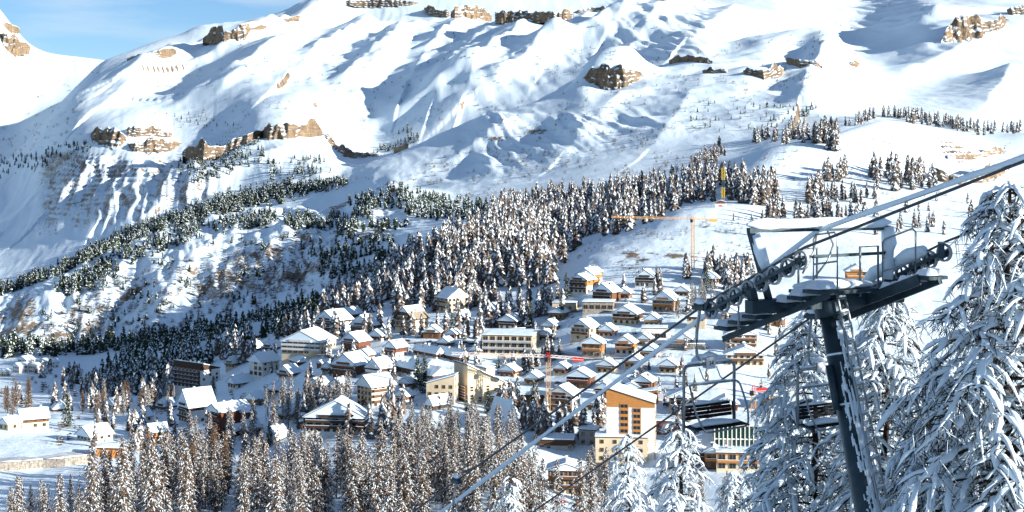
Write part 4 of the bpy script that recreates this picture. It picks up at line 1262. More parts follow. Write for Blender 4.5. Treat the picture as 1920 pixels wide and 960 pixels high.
    for k in range(1, st if sidebalc else 0):
        zb = k * fh
        a, b = (x1 + o_ + .01, x1 + 1.3) if sg > 0 else (x0 - 1.3, x0 - o_ - .01)
        e = b if sg > 0 else a
        m_ = MB().box(a, b, y0 + .4, y1 - .4, zb - .16, zb, 0).box(e - .05, e + .05, y0 + .4, y1 - .4, zb + .1, zb + .95, 0).box(e - .1, e + .1, y0 + .35, y1 - .35, zb + .96, zb + 1.08, 1)
        m_.build('balcony', [rm, M['snow']], root)
    for k in range(chim):
        qx, qy = rr_.uniform(-.3, .3) * W, rr_.uniform(-.15, .35) * L
        tp = (h + r * (1 - abs(qx) / (W / 2))) if roof == 'g' else (h + r * (.5 - qx / W) if roof == 'mx' else (h + r * (.5 - qy / L) if roof == 'my' else h))
        c1 = MB().box(qx - .4, qx + .4, qy - .35, qy + .35, tp - .5, tp + 1.6).build('chimney', M[lower if lower != 'stone' else 'grey'], root)
        MB().box(qx - .5, qx + .5, qy - .45, qy + .45, tp + 1.6, tp + 1.9).build('chimney_snow', M['snow'], c1)
    root['W'], root['L'] = W, L
    return root

H = house
H('white chalet with dark gable, balconies and thick snow roof, upper left of the village', 628, 627, 36, 26, 24, 14, -38, 'white', 'wood_dark', .8, 3, 2, win='wide')
H('low grey-brown stone chalet with bare front gable beside the white upper chalet', 695, 625, 36, 11, 14, 15, -25, 'stone', 'wood_brown', .6, 2, 1)
H('wide cream hotel with rows of small balconies under a broad low roof', 601, 666, 70, 19, 22, 17, -18, 'cream', 'cream', .5, 3, 2, rail='white', win='wide', cat='hotel', name='hotel', chim=0)
H('dark red chalet with long front balcony right of the cream balcony hotel', 672, 656, 31, 18, 15, 12, -32, 'wood_dark', 'wood_red', .3, 2, 2)
H('red-brown chalet on white base at the left end of the terraced rows', 742, 670, 20, 19, 17, 9, -40, 'white', 'wood_red', .45, 2, 1)
H('long low brown timber building in the snow below the cream balcony hotel', 559, 687, 18, 31, 8, 6, 32, 'wood_red', 'wood_red', .3, 1, 0, cat='barn', name='timber_building')
H('plain white house with tall glazed gable at the larch grove', 492, 708, 27, 24, 27, 12, -42, 'white', 'white', .5, 3, 0, win='wide')
H('big reddish log chalet with stacked balconies in the middle left of the village', 668, 705, 43, 22, 19, 16, -30, 'wood_brown', 'wood_brown', .35, 3, 2, chim=2)
H('dark timber chalet with red dormer next to the reddish log chalet', 713, 709, 25, 20, 18, 13, -38, 'grey', 'wood_dark', .35, 2, 2, rail='white')
H('tiny brown shed standing alone in the snow left of the reddish log chalet', 603, 688, 6, 5, 6, 3, -30, 'wood_brown', 'wood_brown', .3, 1, 0, cat='shed', name='shed', chim=0, swin=False)
H('cream apartment house with wooden balconies on its sunny side beside the larch grove', 697, 765, 28, 36, 37, 15, -48, 'grey', 'cream', .2, 4, 0, rail='wood_brown', sidebalc=1, cat='apartment house', name='apartment_house')
H('wide grey-white apartment house with one great low gable at the front', 686, 814, 105, 6, 28, 27, -8, 'white', 'grey', .6, 3, 2, rail='wood_dark', win='wide', cat='apartment house', name='apartment_house', chim=0)
H('small white house half hidden by larches left of the great low gable', 512, 834, 14, 20, 20, 8, -40, 'white', 'white', .5, 2, 0)
H('tall balcony block with dark railings, white walls and slanting roof by the valley edge', 376, 731, 56, 26, 33, 11, -38, 'white', 'wood_dark', .98, 5, 2, roof='my', rail='wood_dark', win='wide', cat='apartment block', name='apartment_block', chim=3)
H('steep dark chalet almost hidden by trees behind the balcony block', 385, 673, 23, 27, 8, 19, -40, 'white', 'wood_dark', .6, 1, 1)
H('cream cottage with hipped snow roof at the edge of the dark valley', 430, 653, 18, 16, 14, 12, -40, 'cream', 'cream', .5, 1, 0)
H('cottage with broad snow roof and orange end wall above the valley edge', 470, 639, 25, 23, 10, 17, -42, 'cream', 'wood_orange', .4, 1, 0)
H('small beige chalet below the white glazed house', 442, 731, 17, 30, 12, 10, -45, 'white', 'wood_tan', .6, 1, 0)
H('chalet with very large snowy roof in front of the balcony block', 355, 796, 25, 38, 32, 24, -50, 'white', 'wood_dark', .7, 3, 1)
H('brown terraced apartment house with lit orange wall and dark shaded balconies', 412, 823, 28, 45, 46, 10, -48, 'wood_dark', 'wood_red', .15, 4, 2, cat='apartment house', name='apartment_house', chim=2)
H('dark annex at the right of the brown terraced apartment house', 455, 812, 8, 18, 34, 4, -48, 'wood_dark', 'wood_red', .3, 3, 0, chim=0)
H('white little house with blue-shaded roof left of the orange cabin', 260, 794, 18, 18, 11, 10, -40, 'white', 'white', .5, 1, 0)
H('glowing orange timber cabin above the front larch stand', 281, 832, 9, 27, 20, 11, -60, 'wood_orange', 'wood_orange', .3, 2, 1)
H('small dark gabled house below the brown terraced apartment house', 441, 819, 12, 16, 10, 8, -40, 'wood_dark', 'wood_dark', .4, 1, 0, chim=0)
H('taller small gabled house beside the dark gabled one at the larch tops', 463, 819, 14, 20, 14, 11, -42, 'wood_red', 'wood_dark', .4, 1, 0, chim=0)
H('long pale farmhouse with wooden loft at the left road', 41, 805, 16, 39, 18, 12, -62, 'cream', 'wood_brown', .55, 2, 1)
H('low cream wing with snowy roof left of the long pale farmhouse', 15, 808, 20, 15, 12, 8, -35, 'cream', 'cream', .5, 1, 0)
H('brick-red house with snowy roof and front gable at the left', 100, 772, 22, 9, 6, 10, 24, 'wood_red', 'wood_red', .3, 1, 0)
H('house with shaded white gable and wide roof above the road bend', 170, 829, 31, 28, 10, 13, -40, 'white', 'wood_dark', .6, 1, 0, nwin=4)
H('cream hotel with orange wooden gable and dark side balconies, upper centre', 840, 587, 34, 22, 26, 14, 33, 'cream', 'wood_orange', .98, 3, 0, rail='wood_dark', sidebalc=1, cat='hotel', name='hotel', chim=2)
H('large cream chalet with partly bare brown roof in the upper village', 774, 624, 32, 24, 25, 17, -36, 'cream', 'wood_brown', .82, 3, 2, bare=True, rail='wood_tan')
H('small brown chalet below the partly bare roof', 824, 636, 28, 5, 13, 9, -14, 'wood_brown', 'wood_brown', .4, 1, 1)
H('small red-walled house with rounded snow roof under the cream hotel', 862, 609, 9, 18, 14, 9, -50, 'cream', 'wood_red', .5, 2, 0)
H('dark red gabled house behind the trees above the three-storey block', 928, 596, 18, 14, 14, 9, -35, 'wood_red', 'wood_red', .4, 2, 0)
H('dark chalet on a white base above the three-storey block', 967, 619, 29, 15, 16, 8, -26, 'white', 'wood_dark', .5, 2, 1)
H('long three-storey cream block with glass balconies and brown top-floor pergola', 998, 668, 86, 14, 34, 0, -10, 'cream', 'cream', .66, 3, 2, roof='f', rail='grey', win='wide', cat='apartment block', name='apartment_block', chim=0)
# terraced rows
H('rear row of the red-brown terraced houses, nearest the parked cars', 818, 673, 12, 43, 9, 8, 38, 'white', 'wood_red', .3, 1, 0, name='terraced_house', chim=3)
H('red-brown terraced row with brick gable right beside the crane jib', 862, 682, 15, 46, 12, 9, 38, 'white', 'wood_red', .3, 1, 0, name='terraced_house', chim=2)
H('left part of the front terraced row with blue shaded walls', 778, 708, 8, 36, 14, 8, 38, 'white', 'wood_dark', .3, 1, 0, name='terraced_house', chim=2)
H('right part of the front terraced row with lit orange-brown gable', 812, 716, 27, 34, 12, 10, 40, 'white', 'wood_red', .3, 1, 0, name='terraced_house', chim=2)
H('middle terraced row with stepped lean-to roofs', 800, 694, 16, 34, 8, 7, 38, 'white', 'wood_red', .3, 1, 0, name='terraced_house', chim=1)
# big cream hotel
H('great cream hotel with tall slanting facade lit gold in the village centre', 877, 756, 25, 68, 28, 36, -64, 'cream', 'cream', .5, 6, 2, roof='my', rail='wood_brown', win='plain', cat='hotel', name='hotel', chim=0)
H('low shaded wing of the great cream hotel with slanting roof', 852, 760, 48, 6, 50, -14, -10, 'grey', 'cream', .3, 4, 0, roof='mx', cat='hotel', name='hotel_wing', chim=0)
H('pale house peeping out behind the great cream hotel', 912, 718, 18, 14, 24, 2, -40, 'cream', 'cream', .5, 3, 0, roof='mx')
H('cream chalet with brown balconies at the foot of the great cream hotel', 956, 761, 30, 13, 17, 10, -26, 'cream', 'wood_brown', .8, 2, 2)
H('low dark flat-roofed building left of the yellow crane mast', 1020, 764, 48, 6, 20, 0, -8, 'white', 'wood_dark', .4, 2, 0, roof='f', win='wide', chim=0)
H('very steep snowy roof with dark gable among larch tops below the hotel', 948, 806, 22, 30, 8, 38, 32, 'white', 'wood_dark', .5, 1, 0, chim=0)
H('brown house with large white roof left of the great cream hotel', 812, 770, 14, 30, 10, 12, -48, 'wood_dark', 'wood_dark', .4, 1, 0)
H('grey house with small front gable among the larches under the brown house', 791, 815, 21, 28, 18, 10, 35, 'grey', 'grey', .5, 1, 0)
# upper right chalets
H('front chalet of the stepped trio with dark gable and orange side', 1100, 551, 28, 17, 24, 8, -32, 'white', 'wood_orange', .55, 3, 2, rail='wood_dark')
H('middle chalet of the stepped trio on the upper slope', 1112, 543, 26, 12, 26, 9, -32, 'white', 'wood_orange', .4, 2, 0)
H('top chalet of the stepped trio on the upper slope', 1120, 531, 18, 9, 20, 6, -32, 'white', 'wood_orange', .4, 2, 0)
H('brown log chalet with tall dark gable below the stepped trio', 1147, 570, 31, 18, 21, 12, -32, 'wood_brown', 'wood_brown', .3, 2, 2, rail='wood_dark')
H('stone-faced garage terrace under the brown log chalet', 1150, 584, 52, 6, 15, 0, -8, 'stone', 'stone', .5, 1, 0, roof='f', cat='garage', name='garage', chim=0, win='wide')
H('low cream flat-roofed garage left of the stone terrace', 1080, 583, 40, 6, 13, 0, -8, 'cream', 'cream', .5, 1, 0, roof='f', cat='garage', name='garage', chim=0, nwin=2)
H('small tan cottage beside the low cream garage', 1056, 600, 24, 10, 13, 7, -24, 'wood_tan', 'wood_tan', .4, 1, 0)
H('white house with brown gable and double balcony above the orange chalets', 1105, 640, 30, 18, 24, 11, -34, 'cream', 'wood_brown', .98, 2, 1)
H('dark brown chalet on cream base with wide veranda', 1192, 610, 38, 15, 20, 11, -22, 'cream', 'wood_dark', .42, 2, 2, rail='wood_brown')
H('dark red chalet on white base at the top of the village below the rocks', 1227, 539, 32, 8, 18, 11, -18, 'white', 'wood_red', .45, 2, 2, rail='wood_dark')
H('pale timber chalet with open front gable near the lift sheaves', 1263, 585, 34, 14, 21, 13, -26, 'stone', 'wood_tan', .35, 2, 1, rail='wood_orange')
H('orange chalet on stone base, left of the orange pair', 1128, 671, 33, 9, 25, 9, -18, 'stone', 'wood_orange', .42, 2, 1)
H('orange chalet on white base, right of the orange pair', 1187, 666, 30, 9, 21, 10, -18, 'white', 'wood_orange', .42, 2, 1)
H('reddish brown chalet with long gallery in the snow right of the yellow crane', 1105, 728, 38, 11, 20, 10, -20, 'wood_brown', 'wood_red', .3, 2, 2)
H('white apartment chalet with three brown balconies just right of the yellow crane', 1073, 776, 41, 15, 32, 13, -24, 'white', 'wood_brown', .97, 3, 1, rail='wood_brown', cat='apartment house', name='apartment_house')
H('tan chalet with front gable behind the cream tower block', 1220, 735, 30, 12, 18, 9, -26, 'wood_tan', 'wood_brown', .4, 2, 1)
H('small brown chalet squeezed before the tan chalet behind the tower block', 1199, 737, 28, 5, 10, 7, -14, 'wood_brown', 'wood_brown', .4, 1, 0)
H('dark chalet at the left of the cluster behind the tower block', 1191, 731, 31, 5, 13, 9, -14, 'grey', 'wood_dark', .4, 1, 1)
H('orange-brown slant-roofed block directly behind the tower block', 1233, 757, 34, 4, 22, -5, -8, 'wood_orange', 'wood_orange', .4, 2, 0, roof='mx', chim=0)
tb = H('cream tower block with wood-clad slanting top and two strips of windows', 1227, 862, 81, 10, 96, 24, -8, 'white', 'wood_orange', .92, 8, 0, roof='mx', cat='apartment block', name='apartment_block', win='wide', chim=1, nwin=-1)
tw_, tl_ = tb['W'], tb['L']
th_ = 96 * 1.1 * tb.location.y / F
for a_, b_, t_ in ((.28, .46, .98), (.55, .72, .90)):
    xa, xb = -tw_ / 2 + tw_ * a_, -tw_ / 2 + tw_ * b_
    st_ = MB().box(xa, xb, -tl_ / 2 - .13, -tl_ / 2 - .08, .3, th_ * t_).build('timber_strip', M['wood_orange'], tb)
    for k in range(9):
        zz_ = th_ * t_ * (k + .25) / 9
        if zz_ > th_ * .12: link('window', WIN['wide'], st_, ((xa + xb) / 2, -tl_ / 2 - .16, zz_), None, ((xb - xa) / 2.7, 1, .62))
H('snow-covered flat podium building in front of the cream tower block', 1214, 868, 88, 5, 42, 0, -6, 'cream', 'cream', .5, 3, 0, roof='f', chim=0, nwin=4)
H('red-brown low block right of the cream tower block', 1264, 815, 30, 6, 22, 0, -8, 'wood_red', 'wood_red', .5, 2, 0, roof='f', chim=0, win='wide')
H('cream and wood chalet with shallow roof left of the numbered chair', 1306, 772, 46, 4, 25, 10, -6, 'cream', 'wood_orange', .8, 3, 1, rail='wood_brown')
H('four-storey chalet hotel with orange gable seen above the chair hanger', 1419, 658, 52, 4, 28, 9, -6, 'cream', 'wood_orange', .6, 3, 2, rail='wood_brown', cat='hotel', name='hotel')
H('cream house with brown bays just above the chair frame', 1433, 687, 64, 4, 20, 12, -5, 'cream', 'cream', .5, 2, 1, rail='wood_brown')
H('cream house with arched garage and red gable behind the lowest sheave', 1322, 617, 30, 6, 22, 9, -14, 'cream', 'wood_red', .75, 2, 0)
H('small white flat-roofed house left of the near cable', 1250, 636, 42, 5, 18, 0, -8, 'white', 'white', .5, 2, 0, roof='f', chim=0, win='wide')
H('small brown gabled house seen through the frame of the numbered chair', 1383, 770, 40, 4, 12, 10, -6, 'wood_red', 'wood_red', .4, 1, 0, chim=0)
H('tan block at the right of the numbered chair', 1442, 772, 22, 12, 26, 0, 20, 'cream', 'wood_tan', .5, 2, 0, roof='f', chim=0)
H('wooden house with dark porch below the numbered chair', 1353, 880, 28, 6, 28, 8, -12, 'wood_brown', 'wood_orange', .5, 2, 1)
H('brown wooden house left of the dark porch, under the chair', 1322, 872, 40, 5, 22, 8, -8, 'wood_red', 'wood_brown', .5, 2, 1)
H('hotel with orange bands and long glazed balconies at the lower right', 1424, 884, 72, 5, 30, 0, -6, 'cream', 'wood_orange', .88, 2, 2, roof='f', rail='wood_orange', win='wide', cat='hotel', name='hotel', chim=2)
H('cream chalet with wooden top floor at the ski meeting point', 1094, 930, 60, 5, 44, 10, -6, 'cream', 'wood_brown', .55, 3, 1, rail='wood_brown', cat='restaurant', win='shutter')
H('bluish grey flat building left of the snow-covered podium', 1117, 836, 28, 8, 26, 0, -14, 'grey', 'grey', .5, 2, 0, roof='f', chim=0, swin=False)
H('low snowy-roofed building beyond the slim larches at the road', 1075, 846, 60, 6, 18, 0, -6, 'grey', 'wood_dark', .5, 1, 0, roof='f', chim=0)
H('grey concrete building among trees at the forest edge', 1008, 532, 16, 3, 16, 0, -8, 'grey', 'grey', .5, 1, 0, roof='f', chim=0, swin=False, nwin=2)
H('orange wooden house seen between the rails of the lift platform', 1626, 532, 34, 4, 22, 9, -8, 'cream', 'wood_orange', .4, 2, 1)
H('orange chalet just below the stepped lift platform', 1472, 614, 34, 4, 16, 7, -8, 'wood_orange', 'wood_orange', .4, 1, 1)
H('low concrete building behind the lift frame', 1428, 492, 24, 4, 13, 0, -8, 'grey', 'white', .5, 1, 0, roof='f', chim=0, nwin=2)
H('dark red chalet between frosted trees above the sheave wheels', 1346, 536, 26, 5, 14, 10, -14, 'white', 'wood_red', .4, 2, 0)
H('dark barn on the snow clearing above the upper chalets', 820, 517, 9, 6, 6, 5, -30, 'wood_dark', 'wood_dark', .4, 1, 0, chim=0, cat='barn', name='barn', swin=False)
H('dark barn under trees left of the snow clearing', 752, 526, 12, 8, 6, 6, -30, 'wood_dark', 'wood_dark', .4, 1, 0, chim=0, cat='barn', name='barn', swin=False)
H('snowy roofed chalet in the trees behind the white upper chalet', 660, 597, 22, 16, 8, 9, -38, 'wood_dark', 'wood_dark', .4, 1, 0, chim=0)
H('snow-roofed hut in the forest above the cream balcony hotel', 522, 621, 14, 16, 7, 8, -40, 'wood_dark', 'wood_dark', .4, 1, 0, chim=0)
FILL = [
 ('small brown chalet in the gap above the terraced rows', 855, 636, 18, 9, 9, 6, -28, 'white', 'wood_brown'),
 ('small dark chalet below the dark chalet on white base', 1030, 640, 20, 9, 11, 7, -28, 'white', 'wood_dark'),
 ('tan chalet left of the white house with double balcony', 1040, 622, 22, 10, 11, 8, -26, 'stone', 'wood_tan'),
 ('red-brown chalet between the two orange chalets and the dark veranda chalet', 1150, 632, 24, 9, 12, 8, -22, 'white', 'wood_red'),
 ('brown chalet under the small white flat-roofed house', 1232, 672, 28, 8, 14, 8, -18, 'white', 'wood_brown'),
 ('dark chalet low on the bank left of the far cable', 1268, 700, 28, 9, 14, 9, -20, 'cream', 'wood_dark'),
 ('orange-fronted chalet on the slope below the pale timber chalet', 1296, 650, 26, 7, 13, 8, -16, 'white', 'wood_orange'),
 ('brown chalet above the reddish gallery chalet', 1150, 700, 28, 9, 14, 8, -22, 'cream', 'wood_brown'),
 ('white chalet right of the reddish gallery chalet', 1148, 748, 28, 10, 18, 9, -22, 'white', 'wood_brown'),
 ('small cream chalet at the foot of the yellow crane', 1010, 722, 24, 10, 12, 8, -26, 'cream', 'wood_brown'),
 ('wooden chalet between the three-storey block and the hotel', 965, 708, 26, 10, 12, 8, -28, 'cream', 'wood_red'),
 ('dark chalet behind the cream apartment house with side balconies', 640, 735, 22, 14, 12, 9, -36, 'white', 'wood_dark'),
 ('brown chalet beside the white glazed-gable house', 545, 712, 24, 14, 12, 10, -36, 'white', 'wood_brown'),
 ('small tan chalet right of the steep dark chalet', 440, 690, 18, 12, 9, 8, -36, 'cream', 'wood_tan'),
 ('dark chalet in front of the wide cream hotel', 620, 700, 16, 10, 10, 7, -34, 'stone', 'wood_dark'),
 ('white chalet with red gable right of the cream apartment house', 762, 758, 22, 12, 14, 9, -34, 'white', 'wood_red'),
 ('brown chalet above the log chalet with dark gable', 1180, 560, 22, 8, 10, 7, -24, 'stone', 'wood_brown'),
 ('small chalet above the pale timber chalet', 1290, 556, 22, 7, 10, 7, -20, 'white', 'wood_dark'),
 ('brown chalet at the foot of the crane hill', 1390, 560, 26, 7, 13, 8, -14, 'cream', 'wood_brown'),
 ('red-brown chalet upper right, under the left train', 1385, 600, 28, 6, 13, 8, -12, 'cream', 'wood_red'),
 ('small red-brown chalet just left of the long three-storey block', 900, 668, 18, 9, 10, 7, -30, 'white', 'wood_red'),
 ('dark chalet above the dark red chalet with long balcony', 715, 640, 22, 10, 10, 8, -32, 'white', 'wood_dark'),
 ('brown chalet between the small brown chalet and the parked cars', 842, 652, 20, 9, 9, 7, -30, 'stone', 'wood_brown'),
 ('dark little chalet between the cream balcony hotel and the valley trees', 512, 660, 18, 12, 9, 8, -38, 'cream', 'wood_dark'),
 ('brown chalet below the cottage with the orange end wall', 478, 662, 18, 12, 9, 8, -38, 'white', 'wood_brown'),
 ('white-based chalet on the bank under the dark red long-balcony chalet', 690, 676, 18, 10, 10, 7, -34, 'white', 'wood_brown'),
 ('low dark chalet between the timber chalet with dormer and the terraced rows', 748, 690, 16, 10, 9, 6, -36, 'grey', 'wood_dark'),
 ('brown chalet at the foot of the front terraced row', 770, 730, 20, 12, 11, 8, -34, 'cream', 'wood_brown'),
 ('red-brown chalet half hidden by the grove left of the cream apartment house', 600, 735, 22, 14, 12, 9, -38, 'white', 'wood_red'),
 ('dark chalet in the grove right of the small beige chalet', 520, 742, 20, 14, 11, 9, -40, 'white', 'wood_dark'),
 ('tan chalet among trees under the white glazed-gable house', 480, 760, 20, 14, 11, 9, -40, 'cream', 'wood_tan'),
 ('brown chalet in the clearing right of the brown terraced apartment house', 540, 790, 24, 14, 13, 10, -38, 'white', 'wood_brown'),
 ('dark chalet left of the very large snowy roof', 312, 772, 20, 14, 10, 9, -40, 'white', 'wood_dark'),
 ('low brown chalet above the little white house at left', 215, 768, 20, 14, 9, 8, -38, 'white', 'wood_brown'),
 ('chalet with orange wall above the terrace of the wide veranda chalet', 1235, 612, 24, 8, 12, 8, -20, 'white', 'wood_orange'),
 ('dark chalet right of the white apartment chalet', 1128, 772, 26, 9, 15, 9, -22, 'white', 'wood_dark'),
 ('red-brown chalet above the reddish gallery chalet near the crane', 1062, 702, 22, 9, 11, 7, -24, 'cream', 'wood_red'),
 ('tan chalet beside the right orange chalet', 1218, 648, 20, 8, 12, 7, -20, 'stone', 'wood_tan'),
 ('brown chalet under the near cable below the flat white house', 1200, 690, 26, 9, 13, 8, -20, 'cream', 'wood_brown'),
]
for a in FILL:
    H(a[0], *a[1:8], a[8], a[9], .5, 2, 1)
for k, a in enumerate([(10, 706, 12, 6, 8, 3, 'small yellowish house at the far left of the shaded hamlet'), (36, 700, 14, 10, 12, 4, 'largest white house of the shaded hamlet'),
          (64, 700, 12, 8, 13, 3, 'house with dark windows right of centre in the shaded hamlet'), (50, 686, 20, 10, 10, 5, 'snow-roofed house at the back of the shaded hamlet'),
          (88, 688, 18, 8, 9, 4, 'low house at the right end of the shaded hamlet'), (102, 690, 8, 4, 10, 4, 'pinkish gabled house right of the dark hamlet trees')]):
    H(a[6], a[0], a[1], a[2], a[3], a[4], a[5], -35, 'cream' if k == 0 else 'white', 'white', .6, 2, 0, chim=0, group='houses of the shaded hamlet')

# ------------------------------------------------------------------ pool hall, shed, hut, walls, road, cranes, cars, people
def anchor(px, py, dmin=330.):
    x, y, z = hit([px], [py], dmin)
    return float(x[0]), float(y[0]), float(z[0])

def frame_box(px, py, wpx, hpx, depth, yaw, name, label, cat):
    """Empty at the left front foot; local x along the front, y away"""
    x, y, z = anchor(px, py)
    o = empty(name, (x, y, z), math.radians(yaw))
    tag(o, label, cat)
    s = y / F
    return o, wpx * s / math.cos(math.radians(yaw)), hpx * s

o, W, Hh = frame_box(1340, 838, 88, 40, 18, -5, 'pool_hall', 'glass-fronted hall with green panes and white columns under the numbered chair', 'hall')
MB().box(0, W, .25, 16, -5, Hh).build('wall', M['grey'], o)
MB().box(-.4, W + .4, -.5, 16.4, Hh, Hh + .5).build('roof', M['white'], o)
snow_sheet([(-.35, Hh + .5), (W + .35, Hh + .5)], -.45, 16.3, 5, parent=o)
nb = 11
colm = MB().box(-.16, .16, -.28, .22, -3, Hh).mesh('column', M['white'])
pane = MB().box(-(W / nb - .4) / 2, (W / nb - .4) / 2, .1, .24, 0, 1).mesh('pane', M['green_glass'])
for k in range(nb + 1): link('column', colm, o, (W * k / nb, 0, 0))
for k in range(nb):
    xx = W * (k + .5) / nb
    link('pane', pane, o, (xx, 0, Hh * .42), None, (1, 1, Hh * .55))
    if k not in (2, 3): link('pane', pane, o, (xx, 0, Hh * .08), None, (1, 1, Hh * .26))
MB().box(0, W, -.1, .2, Hh * .36, Hh * .41).build('sill', M['white'], o)

o, W, Hh = frame_box(181, 857, 47, 17, 8, 8, 'timber_gallery', 'orange timber shed front with slanting posts by the road bend', 'shed')
MB().box(0, W, .6, 8, -3, Hh).build('wall', M['wood_orange'], o)
MB().prism([(-.4, Hh), (W + .4, Hh - .6), (W + .4, Hh - .3), (-.4, Hh + .3)], -.6, 8.3).build('roof', M['wood_dark'], o)
snow_sheet([(-.37, Hh + .3), (W + .37, Hh - .3)], -.55, 8.2, 6, parent=o)
for k in range(6):
    MB().bar((W * k / 5.0, -.2, -1), (W * k / 5.0 + .25, .5, Hh - .35), .35, .35).build('post', M['wood_orange'], o)
for k in range(5):
    MB().bar((W * (k + .1) / 5.0, .42, 0), (W * (k + .85) / 5.0, .5, Hh - .8), .25, .2).build('brace', M['wood_tan'], o)

o, W, Hh = frame_box(1341, 389, 20, 13, 6, -10, 'lift_hut', 'small white lift hut with rust roof and red sign on the snow dome', 'hut')
MB().box(0, W, 0, 6, -3, Hh * .62).build('wall', M['white'], o)
MB().prism([(-.5, Hh * .62), (W / 2, Hh), (W + .5, Hh * .62)], -.5, 6.5).build('roof', M['wood_red'], o)
MB().prism([(-.3, Hh * .8), (W / 2, Hh + .1), (W + .3, Hh * .8), (W / 2, Hh + .5)], 1.5, 6.4).build('roof_snow', M['snow'], o)
M['red'] = mat("red_paint", (.55, .03, .025), None, .5)
sg_ = MB().box(W * .32, W * .62, -.06, -.01, Hh * .15, Hh * .32).bar((W * .55, -.04, Hh * .3), (W * .74, -.04, Hh * .12), .3, .08).build('sign_mark', M['red'], o)

M['yellow'] = mat("yellow_paint", (.62, .42, .03), None, .5)
M['orange'] = mat("orange_paint", (.70, .36, .06), None, .5)
M['rust'] = mat("faded_orange_lattice", (.62, .36, .12), (.5, .25, .08), .6, .5)
M['crane_white'] = mat("crane_white", (.78, .70, .66), None, .5)
M['steel'] = mat("blue_grey_steel", (.022, .042, .056), (.04, .068, .085), .45, 3, .1, 60, metal=.2)
M['galv'] = mat("galvanised_steel", (.22, .25, .27), (.30, .33, .35), .4, 6, metal=.6)
M['rubber'] = mat("grey_rubber", (.34, .36, .37), None, .7)
M['black'] = mat("black_plastic", (.015, .017, .02), None, .85, spec=.1)

def lattice(mb, a, b, w, step, r, m=0, tri=False):
    a, b = Vector(a), Vector(b)
    t = (b - a); Lg = t.length; t = t.normalized()
    s = t.cross(Vector((0, 0, 1)))
    if s.length < .1: s = Vector((1, 0, 0))
    s.normalize(); u = s.cross(t)
    cs = [(-1, -1), (1, -1), (1, 1), (-1, 1)] if not tri else [(-1, -.6), (1, -.6), (0, 1)]
    P = lambda k, q: a + t * q + s * (cs[k][0] * w / 2) + u * (cs[k][1] * w / 2)
    nc_ = len(cs)
    for k in range(nc_): mb.bar(P(k, 0), P(k, Lg), r, r, m)
    ns = max(1, int(Lg / step))
    for i in range(ns):
        q0, q1 = Lg * i / ns, Lg * (i + 1) / ns
        for k in range(nc_):
            k2 = (k + 1) % nc_
            mb.bar(P(k, q0), P(k2, q1), r * .7, r * .7, m)
            mb.bar(P(k, q0), P(k2, q0), r * .6, r * .6, m)
    return mb

def crane(label, px, pyb, pyt, jl, jly, cr_px, cry, mast_m, jib_m, cw_m, thick, d=None, group='tower cranes over the village'):
    if d is None: x, y, z = anchor(px, pyb)
    else: x, y, z = (px - 960) / F * d, d, zpx(pyb, d)
    s = y / F
    o = empty('tower_crane', (x, y, z))
    tag(o, label, 'crane', group)
    Hm = (pyb - pyt) * s
    lattice(MB(), (0, 0, -3), (0, 0, Hm), 1.7, 2.2, .22 * thick).build('mast', M[mast_m], o)
    lattice(MB(), (-1, 0, Hm + .9), ((jl - px) * s, 0, zpx(jly, y) - z), 1.3, 2.0, .16 * thick, 0, True).build('jib', M[jib_m], o)
    lattice(MB(), (1, 0, Hm + .8), ((cr_px - px) * s, 0, zpx(cry, y) - z), 1.2, 2.0, .2 * thick, 0, True).build('counter_jib', M[mast_m if cw_m != 'red' else 'crane_white'], o)
    MB().box((cr_px - px) * s - 4.5, (cr_px - px) * s, -.6, .6, zpx(cry, y) - z - .9, zpx(cry, y) - z + .6).build('counterweight', M[cw_m], o)
    MB().box(-1.6, -.2, -1.6, -.3, Hm - 1.2, Hm + .6).build('cab', M['black'], o)
    lattice(MB(), (0, 0, Hm), (0, 0, Hm + 2.6), 1.1, 1.2, .2 * thick).build('tower_head', M[cw_m], o)
    return o
crane('orange tower crane with a long level jib before the snow dome', 1299, 505, 413, 1146, 407, 1345, 413, 'rust', 'rust', 'orange', 1.0)
crane('yellow crane mast with a white jib and red counterweight in the village centre', 1028, 776, 672, 846, 663, 1094, 673, 'rust', 'crane_white', 'red', .8)
crane('short yellow crane mast half hidden by the numbered chair', 1413, 792, 735, 1330, 722, 1440, 730, 'rust', 'crane_white', 'red', .7)
x, y, z = anchor(1356, 385)
o = empty('lattice_pylon', (x, y, z))
tag(o, 'tall yellow lattice pylon rising behind the small white hut', 'pylon')
s_ = y / F
lattice(MB(), (0, 0, -2), (0, 0, 12 * s_), 1.6, 1.5, .35).build('foot', M['galv'], o)
for q0, q1 in ((14, 34), (48, 70)):
    lattice(MB(), (0, 0, q0 * s_), (0, 0, q1 * s_), 2.0, 2.0, .2).build('yellow_section', M['yellow'], o)
lattice(MB(), (0, 0, 34 * s_), (0, 0, 48 * s_), 1.4, 1.5, .3).build('grey_section', M['steel'], o)
MB().bar((0, 0, 70 * s_), (0, 0, 84 * s_), .35).build('antenna', M['galv'], o)

